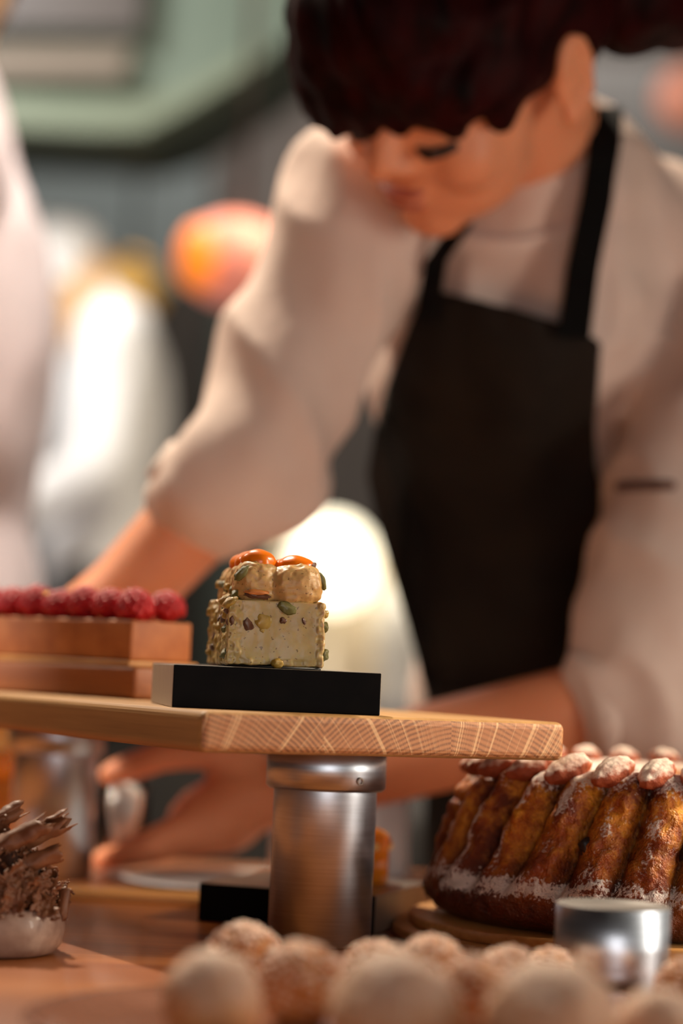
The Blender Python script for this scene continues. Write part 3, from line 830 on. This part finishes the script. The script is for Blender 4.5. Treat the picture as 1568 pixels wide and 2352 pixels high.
# near hand: palm, four fingers and a thumb closing on the jar
chain(bm, pts([(625, 1815, 1.715, .0255), (540, 1845, 1.715, .027), (455, 1895, 1.715, .024)]))
ell(bm, at(500, 1880, 1.72), (.034, .022, .026))
fing = [[(450, 1885, 1.702, .0115), (345, 1935, 1.692, .0100), (275, 1965, 1.702, .0092), (232, 1976, 1.716, .0082)],
        [(462, 1912, 1.712, .0115), (360, 1952, 1.704, .0100), (285, 1966, 1.712, .0092), (243, 1970, 1.728, .0082)],
        [(478, 1926, 1.724, .0110), (390, 1946, 1.722, .0096), (320, 1954, 1.732, .0088), (284, 1952, 1.745, .0078)],
        [(500, 1928, 1.738, .0100), (428, 1938, 1.742, .0086), (372, 1940, 1.750, .0080), (338, 1936, 1.758, .0070)],
        [(590, 1775, 1.712, .0160), (490, 1722, 1.708, .0130), (372, 1736, 1.712, .0112), (300, 1762, 1.720, .0105), (252, 1780, 1.728, .0092)]]
for fg in fing: chain(bm, pts(fg))
# far hand, resting behind the tart
chain(bm, pts([(120, 1478, 1.715, .023), (60, 1505, 1.72, .022), (10, 1520, 1.73, .020)]))
for dx, dy, dY in ((0, 0, 0), (-4, 8, .02), (-2, 14, .038), (12, 20, .055)):
    chain(bm, pts([(8 + dx, 1512 + dy, 1.715 + dY, .0105), (-50 + dx, 1530 + dy, 1.72 + dY, .0095), (-100 + dx, 1546 + dy, 1.73 + dY, .008)]))
chain(bm, pts([(70, 1510, 1.70, .013), (20, 1548, 1.695, .011), (-20, 1560, 1.70, .0095)]))
# legs
HIP = at(1265, 2010, 2.0)
for s in (-1, 1):
    hx = HIP.x + .085 * s
    chain(bm, [((hx - .02 * s, 2.02, HIP.z), .07), ((hx + .01 * s, 2.02, -.46), .058), ((hx + .01 * s, 2.05, ZF + .07), .038)])
    chain(bm, [((hx + .01 * s, 2.05, ZF + .05), .034), ((hx + .015 * s, 1.93, ZF + .032), .028)])
body = kid('body', remesh(bm, .0034, 9), M['skin'])
# face details
for s in (1, -1):
    bm = bmesh.new()
    P_ = [hp(.0965 - .004 * abs(t) * 1.2 - .006 * (t > 0) * t, (.031 + .0135 * t) * s, -.012 + .0035 * t * t) for t in (-1, -.5, 0, .5, 1)]
    chain(bm, [(p, .0038) for p in P_]); kid('eyelashes', bm, M['lash'])
    bm = bmesh.new()
    P_ = [hp(.0955 - .007 * (t + 1) ** 2 * .5, (.030 + .017 * t) * s, .014 + .004 * (1 - t * t)) for t in (-1, -.5, 0, .5, 1)]
    chain(bm, [(p, .0042) for p in P_]); kid('eyebrow', bm, M['lash'])
bm = bmesh.new(); ell(bm, (.0945, 0, -.0465), (.0105, .020, .0052), HM); ell(bm, (.0930, 0, -.0565), (.0098, .017, .0055), HM); kid('lips', remesh(bm, .0012, 3), M['lip'])
# fingernails of the near hand
bm = bmesh.new(); ell(bm, at(256, 1774, 1.7215), (.0055, .0025, .0065)); kid('thumbnail', bm, simple('fingernail', srgb(226, 160, 126), None, .3))
# hair: crown, fringe, sides and the bun at the back
bm = bmesh.new()
ell(bm, (-.018, 0, .060), (.106, .086, .084), HM, 4)
ell(bm, (.070, -.008, .078), (.062, .070, .048), HM, 4)
ell(bm, (.096, -.030, .050), (.034, .040, .040), HM); ell(bm, (.094, .020, .052), (.032, .040, .026), HM)
for a, b, c, r in ((.112, -.050, .030, .014), (.116, -.030, .022, .013), (.112, -.006, .024, .012), (.104, .020, .030, .012), (.086, .050, .026, .014), (.060, .066, .020, .015)):
    cap(bm, hp(a - .02, b * .9, c + .05), hp(a, b, c - .018), r * 1.5, r * .75)
ell(bm, (.034, .064, .036), (.056, .022, .036), HM); ell(bm, (.085, .036, .036), (.030, .040, .028), HM); ell(bm, (.104, -.020, .034), (.024, .050, .030), HM); ell(bm, (-.035, .062, .035), (.050, .028, .045), HM)
ell(bm, (-.085, 0, .040), (.050, .060, .060), HM)
ell(bm, at(1440, 10, 1.69), (.045, .05, .036)); ell(bm, at(1530, -25, 1.72), (.062, .055, .045)); ell(bm, at(1640, -10, 1.73), (.04, .04, .03))
me = remesh(bm, .004, 14)
HI = HM.inverted()
def strands(c):
    q = HI @ c
    return .0012 * math.sin(q.y * 300 + q.z * 60 + 5 * noise.noise(q * 20)) + .003 * noise.noise(q * 40)
disp(me, strands)
kid('hair', me, M['hair'])

# jacket
def torso(bm, g=0):
    ell(bm, at(1235, 800, 1.875), (.132 + g, .098 + g, .165 + g)); ell(bm, at(1225, 1250, 1.945), (.102 + g, .086 + g, .17 + g)); ell(bm, at(1265, 1640, 2.0), (.112 + g, .096 + g, .14 + g))
    cap(bm, at(900, 480, 1.78), at(1800, 610, 1.84), .058 + g, .062 + g)
    cap(bm, at(1240, 480, 1.79), at(1235, 720, 1.82), .090 + g, .115 + g)
def folds(me, amp, freq, seed=0):
    def fn(c):
        w = noise.fractal(Vector((c.x * freq + seed, c.y * freq, c.z * freq * .55)) + Vector((0, 0, c.x * freq * .5)), 1, 2, 2)
        return (1 - 2 * abs(w)) * amp
    disp(me, fn)
bm = bmesh.new(); torso(bm)
chain(bm, pts([(855, 455, 1.76, .064), (705, 750, 1.74, .053), (590, 1020, 1.72, .050), (480, 1140, 1.715, .043)]))
cap(bm, at(640, 1100, 1.73), at(560, 1130, 1.72), .036, .034)
chain(bm, pts([(1810, 580, 1.82, .070), (1640, 1060, 1.755, .069), (1530, 1480, 1.69, .062), (1490, 1620, 1.675, .050), (1385, 1632, 1.675, .041)]))
cap(bm, at(1500, 1680, 1.68), at(1440, 1690, 1.675), .034, .030)
me = remesh(bm, .005, 6); folds(me, .0085, 11); kid('jacket', me, M['jacket'])
jb = BVHTree.FromPolygons([v.co.copy() for v in me.vertices], [tuple(p.vertices) for p in me.polygons])
def on_jacket(px, py):
    p = at(px, py, 1.7); h = jb.ray_cast(Vector((p.x, 1.0, p.z)), Vector((0, 1, 0)))
    return (h[0] + Vector((0, -.001, 0))) if h[0] else Vector((p.x, 1.66, p.z))
bm = bmesh.new(); chain(bm, [(on_jacket(x, 1118 + (x - 1430) * .06), .0038) for x in (1425, 1450, 1475, 1500, 1525)]); kid('sleeve_tab', bm, simple('brown sleeve tab', srgb(96, 66, 56), None, .8))
# turned-back cuffs
for p0, p1, R in ((at(505, 1112, 1.7175), at(448, 1180, 1.7135), .0455), (at(1420, 1628, 1.6752), at(1350, 1640, 1.6758), .0435)):
    dd = (p1 - p0).normalized(); q = dd.to_track_quat('Z', 'Y').to_matrix().to_4x4(); L = (p1 - p0).length
    bm = bmesh.new(); lathe(bm, [(R * .86, 0), (R, .001), (R * 1.03, L * .5), (R, L), (R * .90, L + .001), (R * .86, L - .004), (R * .84, .002)], 48)
    bmesh.ops.transform(bm, matrix=Matrix.Translation(p0) @ q, verts=bm.verts); rough_mesh(bm, .003, 30, R)
    kid('cuff', bm, M['jacket'])
# collar
CB = at(1205, 470, 1.775); ax = (hp(-.03, 0, -.02) - CB).normalized(); q = ax.to_track_quat('Z', 'Y').to_matrix().to_4x4()
bm = bmesh.new(); lathe(bm, [(.092, -.012), (.086, .012), (.080, .034), (.0775, .036), (.0765, .033), (.082, .010), (.088, -.012)], 64)
bmesh.ops.transform(bm, matrix=Matrix.Translation(CB) @ q, verts=bm.verts)
kid('collar', bm, M['collar'])
# apron: a cloth laid over the front of the torso
tbm = bmesh.new(); torso(tbm, .004); tme = remesh(tbm, .006, 6)
bvh = BVHTree.FromPolygons([v.co.copy() for v in tme.vertices], [tuple(p.vertices) for p in tme.polygons])
def drape(px, py, Y=1.8):
    p = at(px, py, Y); o0 = Vector((p.x, 1.0, p.z)); h = bvh.ray_cast(o0, Vector((0, 1, 0)))
    return h[0] if h[0] else None
rows = [(700, 965, 1240), (745, 945, 1300), (790, 925, 1345), (900, 880, 1345), (1000, 858, 1350), (1090, 842, 1370), (1200, 866, 1420), (1300, 900, 1440), (1400, 930, 1450), (1500, 960, 1460), (1600, 985, 1480), (1700, 990, 1500), (1850, 985, 1510), (2000, 980, 1520), (2150, 975, 1530)]
bm = bmesh.new(); grid = []; NU = 40
def rowat(y):
    for (a, b, c), (a2, b2, c2) in zip(rows, rows[1:]):
        if y <= a2:
            k = (y - a) / (a2 - a); return b + (b2 - b) * k, c + (c2 - c) * k
    return rows[-1][1:]
NVr = 56; last = None
for i in range(NVr):
    y = 700 + (2150 - 700) * i / (NVr - 1); x0, x1 = rowat(y); row = []
    ys = []
    for j in range(NU):
        u = j / (NU - 1); x = x0 + (x1 - x0) * u
        yy = y + (0 if i > 6 else (1 - i / 6) * 85 * u)          # the bib edge falls to the right
        p = at(x, yy, 1.8); h = drape(x, yy)
        ys.append((p, h))
    for j, (p, h) in enumerate(ys):
        u = j / (NU - 1)
        if h is None or y > 1560:
            near = [q for _, q in ys if q]
            base = min((q.y for q in near), default=1.92)
            Yv = (h.y if h else base + .03) if y <= 1560 else 1.895 + .02 * abs(u - .5)
        else: Yv = h.y
        Yv -= .019 + .006 * math.sin(u * 11 + i * .05) * min(1, i / 12) + .004 * noise.noise(Vector((u * 5, i * .1, 0)))
        row.append(Vector((p.x, Yv, p.z)))
    grid.append(row)
for _ in range(4):   # relax the cloth
    g2 = [[p.copy() for p in r] for r in grid]
    for i in range(1, NVr - 1):
        for j in range(NU):
            jl, jr = max(j - 1, 0), min(j + 1, NU - 1)
            g2[i][j].y = .5 * grid[i][j].y + .125 * (grid[i - 1][j].y + grid[i + 1][j].y + grid[i][jl].y + grid[i][jr].y)
    grid = g2
V = [[bm.verts.new(p) for p in r] for r in grid]
for i in range(NVr - 1):
    for j in range(NU - 1): bm.faces.new((V[i][j], V[i][j + 1], V[i + 1][j + 1], V[i + 1][j]))
bmesh.ops.solidify(bm, geom=bm.faces[:], thickness=.002)
kid('apron', bm, M['apron'])
def strap(pl, w):
    bm = bmesh.new(); prev = None; P3 = []
    for i in range(len(pl) - 1):
        for k in range(6):
            t = k / 6; P3.append((pl[i][0] + (pl[i + 1][0] - pl[i][0]) * t, pl[i][1] + (pl[i + 1][1] - pl[i][1]) * t, pl[i][2] + (pl[i + 1][2] - pl[i][2]) * t))
    P3.append(pl[-1])
    for x, y, fallback in P3:
        L = []
        for s in (-1, 1):
            hh = drape(x + s * w, y); p = at(x + s * w, y, fallback)
            Yv = (hh.y - .026) if hh else fallback
            Yv = min(Yv, fallback)
            L.append(bm.verts.new((p.x, Yv, p.z)))
        if prev: bm.faces.new((prev[0], L[0], L[1], prev[1]))
        prev = L
    bmesh.ops.solidify(bm, geom=bm.faces[:], thickness=.002)
    return kid('apron_strap', bm, M['strap'])
strap([(1300, 800, 1.74), (1335, 620, 1.695), (1368, 450, 1.70), (1388, 330, 1.695), (1392, 245, 1.715)], 38)
strap([(975, 760, 1.76), (985, 690, 1.72), (1000, 600, 1.705), (1060, 520, 1.705)], 26)
# trousers and shoes below the table
bm = bmesh.new()
for s in (-1, 1):
    hx = HIP.x + .085 * s
    chain(bm, [((hx - .01 * s, 2.03, HIP.z), .082), ((hx + .01 * s, 2.02, -.46), .070), ((hx + .01 * s, 2.05, ZF + .09), .056)])
kid('trousers', remesh(bm, .007, 4), M['trousers'])
for s in (-1, 1):
    hx = HIP.x + .095 * s
    bm = bmesh.new(); cap(bm, (hx, 2.06, ZF + .045), (hx + .006 * s, 1.92, ZF + .036), .044, .036)
    for v in bm.verts: v.co.z = max(v.co.z, ZF)
    kid('shoe', bm, M['shoe'])
# glass jar in the near hand
jp = at(285, 1868, 1.737)
jar = thing('glass_jar', 'small clear glass jar with a white painted glint held between thumb and fingers', 'jar', jp)
bm = bmesh.new(); lathe(bm, [(0, -.030), (.015, -.030), (.0175, -.027), (.0180, .016), (.0165, .024), (.0150, .024), (.0162, .015), (.0158, -.024), (0, -.026)], 48); mk('glass_body', bm, M['glass'], jar)
bm = bmesh.new(); ell(bm, (0, 0, .0), (.0152, .0152, .0225)); mk('painted_glint', bm, M['white_china'], jar)  # white body standing in for the bright glint on the glass

# ------------------------------------------------------------------ background people
def cook(label, px, foot, hgt, Y, coat, group=None, facing=0, bow=(0, 0)):
    root = thing('person', label, 'person', (at(px, 1000, Y).x, Y, ZF + foot), facing)
    s = hgt / 1.70
    def P(x, y, z):
        if z > 1.45: y -= bow[0]; z -= bow[1]
        return Vector((x * s, y * s, z * s))
    bm = bmesh.new()
    ell(bm, P(0, 0, 1.58), (.076 * s, .094 * s, .112 * s)); ell(bm, P(0, -.04, 1.53), (.058 * s, .06 * s, .08 * s))
    cap(bm, P(0, -.095, 1.575), P(0, -.112, 1.55), .010 * s, .013 * s)
    for q in (-1, 1): ell(bm, P(.078 * q, .01, 1.57), (.008 * s, .018 * s, .03 * s))
    cap(bm, P(0, .01, 1.50), P(0, .02, 1.38), .055 * s, .06 * s)
    cap(bm, P(-.15, .02, 1.36), P(.15, .02, 1.36), .06 * s, .06 * s)
    ell(bm, P(0, .02, 1.2), (.15 * s, .10 * s, .2 * s)); ell(bm, P(0, .02, .95), (.145 * s, .10 * s, .16 * s))
    for q in (-1, 1):
        chain(bm, [(P(.19 * q, .02, 1.36), .05 * s), (P(.25 * q, .0, 1.08), .042 * s), (P(.16 * q, -.22, .98), .032 * s), (P(.13 * q, -.30, .98), .03 * s)])
        for k in range(4): chain(bm, [(P((.115 + .02 * k) * q, -.31, .98), .010 * s), (P((.115 + .02 * k) * q, -.36, .965), .009 * s), (P((.115 + .02 * k) * q, -.385, .94), .008 * s)])
        chain(bm, [(P(.10 * q, -.27, .985), .012 * s), (P(.085 * q, -.33, .985), .010 * s)])
        chain(bm, [(P(.085 * q, .02, .88), .09 * s), (P(.09 * q, .02, .48), .06 * s), (P(.09 * q, .05, .07), .042 * s)])
        chain(bm, [(P(.09 * q, .05, .045), .036 * s), (P(.095 * q, -.08, .03), .03 * s)])
    link('body', remesh(bm, .012, 3), M['skin_far'], root)
    bm = bmesh.new()
    cap(bm, P(-.15, .02, 1.36), P(.15, .02, 1.36), .075 * s, .075 * s); ell(bm, P(0, .02, 1.2), (.175 * s, .12 * s, .24 * s)); ell(bm, P(0, .02, .95), (.175 * s, .12 * s, .22 * s))
    cap(bm, P(0, .015, 1.45), P(0, .02, 1.38), .065 * s, .075 * s)
    for q in (-1, 1): chain(bm, [(P(.18 * q, .02, 1.35), .072 * s), (P(.255 * q, .0, 1.08), .060 * s), (P(.18 * q, -.18, .985), .047 * s)])
    me = remesh(bm, .012, 4); folds(me, .006, 8, px * .1); link('coat', me, coat, root)
    bm = bmesh.new()
    for q in (-1, 1): chain(bm, [(P(.085 * q, .02, .86), .10 * s), (P(.09 * q, .02, .48), .072 * s), (P(.09 * q, .05, .1), .058 * s)])
    link('trousers', remesh(bm, .012, 3), M['trousers'], root)
    for q in (-1, 1):
        bm = bmesh.new(); cap(bm, P(.09 * q, .06, .045), P(.095 * q, -.09, .035), .044 * s, .035 * s)
        for v in bm.verts: v.co.z = max(v.co.z, 0)
        mk('shoe', bm, M['shoe'], root)
    return root, s
# cook in bright white with a white cap, far back at left
r_, s_ = cook('distant person in a bright white coat and white cap, left of the lamp', 228, .36, 1.66, 4.75, M['white_coat'], facing=-1.45, bow=(.06, .12))
bm = bmesh.new(); lathe(bm, [(.080, 1.47), (.085, 1.53), (.084, 1.57), (.066, 1.60), (0, 1.61)], 32, (0, -.10, 0)); rough_mesh(bm, .006, 20, 1)
o = mk('white_cap', bm, M['white_coat'], r_); o.scale = (s_, s_, s_)
bm = bmesh.new(); ell(bm, (0, .045, 1.47), (.070, .075, .065)); o = mk('blond_hair', bm, simple('blond hair', srgb(190, 146, 70), srgb(208, 164, 86), .5, 20), r_); o.scale = (s_, s_, s_)
r2, s2 = cook('person in a pinkish white coat cut off by the left edge', -250, 0, 1.90, 2.36, M['pink_coat'], facing=-1.5)
bm = bmesh.new(); ell(bm, (0, .02, 1.62), (.084, .10, .10)); o = mk('hair', bm, M['hair_far'], r2); o.scale = (s2, s2, s2)

# ------------------------------------------------------------------ background kitchen
def prism(pp, Y0, Y1):
    bm = bmesh.new(); A = []; B = []
    for x, y in pp:
        a = at(x, y, Y0); A.append(bm.verts.new(a)); B.append(bm.verts.new((a.x, Y1, a.z)))
    bm.faces.new(A); bm.faces.new(list(reversed(B)))
    n = len(A)
    for i in range(n): bm.faces.new((A[i], B[i], B[(i + 1) % n], A[(i + 1) % n]))
    bmesh.ops.recalc_face_normals(bm, faces=bm.faces); return bm
hd = thing('extractor_hood', 'sage green extractor hood hanging from the ceiling at upper left', 'hood', at(300, 200, 4.6))
def hk(name, bm, mat):
    o = mk(name, bm, mat, hd, smooth=False); o.location = -hd.location; return o
hk('canopy', prism([(-300, -300), (720, -300), (720, 40), (600, 130), (430, 235), (320, 268), (-300, 235)], 4.6, 5.2), M['hood'])
hk('lip', prism([(-300, 205), (330, 232), (430, 200), (600, 100), (615, 128), (435, 242), (325, 300), (200, 300), (-300, 270)], 4.5, 4.62), M['hood_lip'])
hk('tan_filter', prism([(-300, 110), (300, 110), (280, 175), (-300, 168)], 4.55, 4.61), M['hood_tan'])
hk('dark_slot', prism([(-300, -200), (340, -200), (320, 70), (-300, 55)], 4.55, 4.61), M['dark'])
bm = bmesh.new(); a = at(-150, 300, 6.6); b = at(440, 980, 6.6); box(bm, (a.x, 6.85, b.z), (b.x, 6.95, a.z))
o = mk('wall_panel', bm, M['wall_teal'], smooth=False); tag(o, 'grey teal wall panel behind the distant cook', 'panel')
# back counter and cabinets
zc = at(500, 1600, 4.1).z
bc = thing('back_counter', 'long charcoal kitchen counter behind the leaning cook', 'counter', (0, 4.3, ZF))
bm = bmesh.new(); box(bm, (-2.2, 4.03, ZF), (2.2, 4.5, zc - .03)); o = mk('cabinet_front', bm, M['grey_dark'], bc, smooth=False); o.location = -bc.location
bm = bmesh.new(); box(bm, (-2.22, 4.0, zc - .03), (2.22, 4.52, zc)); o = mk('worktop', bm, M['grey_can'], bc, smooth=False); o.location = -bc.location
def zbox(name, px0, py0, px1, py1, Y, dpt, mat, lab, cat, z0=None):
    a = at(px0, py0, Y); b = at(px1, py1, Y)
    bm = bmesh.new(); box(bm, (a.x, Y, b.z if z0 is None else z0), (b.x, Y + dpt, a.z)); bevel(bm, .012, 3)
    return tag(mk(name, bm, mat), lab, cat)
zbox('cream_cabinet', 630, 1235, 930, 1600, 4.25, .2, M['cream'], 'cream enamel appliance on the back counter seen under the arm', 'appliance', zc)
zbox('dark_cabinet', 300, 650, 700, 1200, 5.6, .4, M['dark'], 'dark brown tall cabinet below the orange lamp', 'cabinet', ZF + .36)
zbox('teal_post', 492, 690, 600, 1200, 5.4, .1, M['teal_dark'], 'dark teal post right of the distant cook', 'post', ZF + .36)
zbox('grey_locker', 1330, 130, 1900, 800, 6.0, .4, M['grey_dark'], 'dark grey locker behind the right shoulder', 'locker', ZF + .36)
lp = at(765, 1300, 4.2)
gl = thing('globe_lamp', 'bright opal globe lamp glowing under the outstretched arm', 'lamp', (lp.x, lp.y - .12, zc))
bm = bmesh.new(); ell(bm, (0, 0, lp.z - zc), (.074, .074, .082)); mk('globe', bm, M['lamp_white'], gl)
bm = bmesh.new(); lathe(bm, [(0, 0), (.04, 0), (.042, .008), (.010, .014), (.008, lp.z - zc - .075), (0, lp.z - zc - .075)], 32); mk('lamp_foot', bm, M['cream'], gl)
bl = at(912, 1385, 4.04); bl.z = zc
bm = bmesh.new(); hh = at(872, 1340, 4.1).z - zc
lathe(bm, [(0, 0), (.036, 0), (.040, .01), (.047, hh * .5), (.049, hh), (.045, hh), (.040, hh * .3), (0, .02)], 32); o = mk('white_jug', bm, M['white_china'], None, bl + Vector((.012, .06, 0))); tag(o, 'white jug beside the glowing lamp on the back counter', 'jug')
# pendant heat lamp
hl = at(520, 592, 3.6)
pn = thing('heat_lamp', 'glowing orange and pink round heat lamp hanging left of the shoulder', 'lamp', hl)
bm = bmesh.new(); ell(bm, (.012, .02, 0), (.085, .06, .070)); mk('pink_shade', bm, M['lamp_pink'], pn)
bm = bmesh.new(); ell(bm, (-.042, -.030, -.006), (.030, .022, .050)); mk('orange_bulb', bm, M['lamp_orange'], pn)
bm = bmesh.new(); cap(bm, (.02, .02, .06), (.02, .02, 2.2 - hl.z), .006, .006); mk('cord', bm, M['dark'], pn)
hl = at(1590, 225, 4.4)
pn = thing('heat_lamp', 'salmon heat lamp at the upper right edge above the shoulder', 'lamp', hl)
bm = bmesh.new(); ell(bm, (0, 0, 0), (.07, .06, .065)); mk('pink_shade', bm, simple('dim salmon glass', srgb(170, 110, 90), None, .5, emit=srgb(190, 120, 96), estr=.35), pn)
bm = bmesh.new(); cap(bm, (0, 0, .06), (0, 0, 2.2 - hl.z), .006, .006); mk('cord', bm, M['dark'], pn)
bq = at(305, 622, 5.4)
bs = thing('brass_lamp', 'small brass pendant lamp right of the distant white cap', 'lamp', bq)
bm = bmesh.new(); ell(bm, (0, 0, 0), (.045, .045, .045)); mk('brass_shade', bm, M['brass'], bs)
bm = bmesh.new(); cap(bm, (0, 0, .03), (0, 0, 2.2 - bq.z), .006, .006); mk('cord', bm, M['dark'], bs)

# ------------------------------------------------------------------ light
def look(o, target): o.rotation_euler = (Vector(target) - o.location).to_track_quat('-Z', 'Y').to_euler()
def spot(loc, target, power, col, size, cone=60, blend=.5):
    d_ = bpy.data.lights.new('spot', 'SPOT'); d_.energy = power; d_.color = col; d_.shadow_soft_size = size; d_.spot_size = math.radians(cone); d_.spot_blend = blend
    o = bpy.data.objects.new('spot_light', d_); C.objects.link(o); o.location = loc; look(o, target); return o
def area(loc, target, power, col, sx, sy):
    d_ = bpy.data.lights.new('area', 'AREA'); d_.shape = 'RECTANGLE'; d_.size = sx; d_.size_y = sy; d_.energy = power; d_.color = col
    o = bpy.data.objects.new('area_light', d_); C.objects.link(o); o.location = loc; look(o, target); return o
spot((-.42, 2.15, 1.55), (0, 1.3, 0), 180, (1, .85, .66), .03, 70, .6)       # ceiling spot behind, left
spot((.85, 1.42, .62), (.12, 1.37, .06), 70, (1, .84, .62), .09, 30, .5)    # warm lamp at the right
area((.92, .98, .28), (.02, 1.33, .06), 5, (1, .88, .74), .09, .52)          # unseen strip added for the bright streak on the pillar
area((.22, -1.0, .16), (.06, 1.5, .10), 10, (1, .91, .86), .9, .9)           # soft room light from the front
area((-1.0, 1.85, 1.2), (-.1, 1.75, .2), 6.5, (1, .86, .68), .35, .35)       # rim from the left
spot((-.95, 1.63, .52), (-.10, 1.72, .04), 45, (1, .84, .68), .05, 18, .5)   # unseen spot added to brighten the hand and jar
spot((-.8, 1.34, .37), (-.055, 1.64, .02), 26, (1, .93, .85), .04, 17, .5)    # low spot added to lift the shaded plate under the board
area((-1.1, 3.9, 1.9), (-.55, 4.75, .4), 45, (1, .97, .95), .4, .4)          # unseen area light added to whiten the far cook
spot((.12, 1.95, 1.75), (-.34, 2.36, .40), 150, (1, .94, .90), .08, 34, .6)   # light on the near-edge person
area((.3, 5.6, 2.1), (0, 6.9, .6), 30, (1, .95, .90), 2.5, .5)
area((-.8, 3.2, 1.3), (-.6, 4.7, 1.3), 2.8, (1, .96, .9), .8, .4)
area((.1, 3.4, 1.3), (.05, 4.2, .2), 14, (1, .9, .72), .4, .3)
w = bpy.data.worlds.new('world'); bpy.context.scene.world = w; w.use_nodes = True
w.node_tree.nodes['Background'].inputs[0].default_value = (.85, .74, .66, 1); w.node_tree.nodes['Background'].inputs[1].default_value = .05
vs = bpy.context.scene.view_settings
vs.view_transform = 'Standard'; vs.look = 'None'; vs.exposure = -.2; vs.gamma = 1
bpy.context.scene.cycles.use_denoising = True
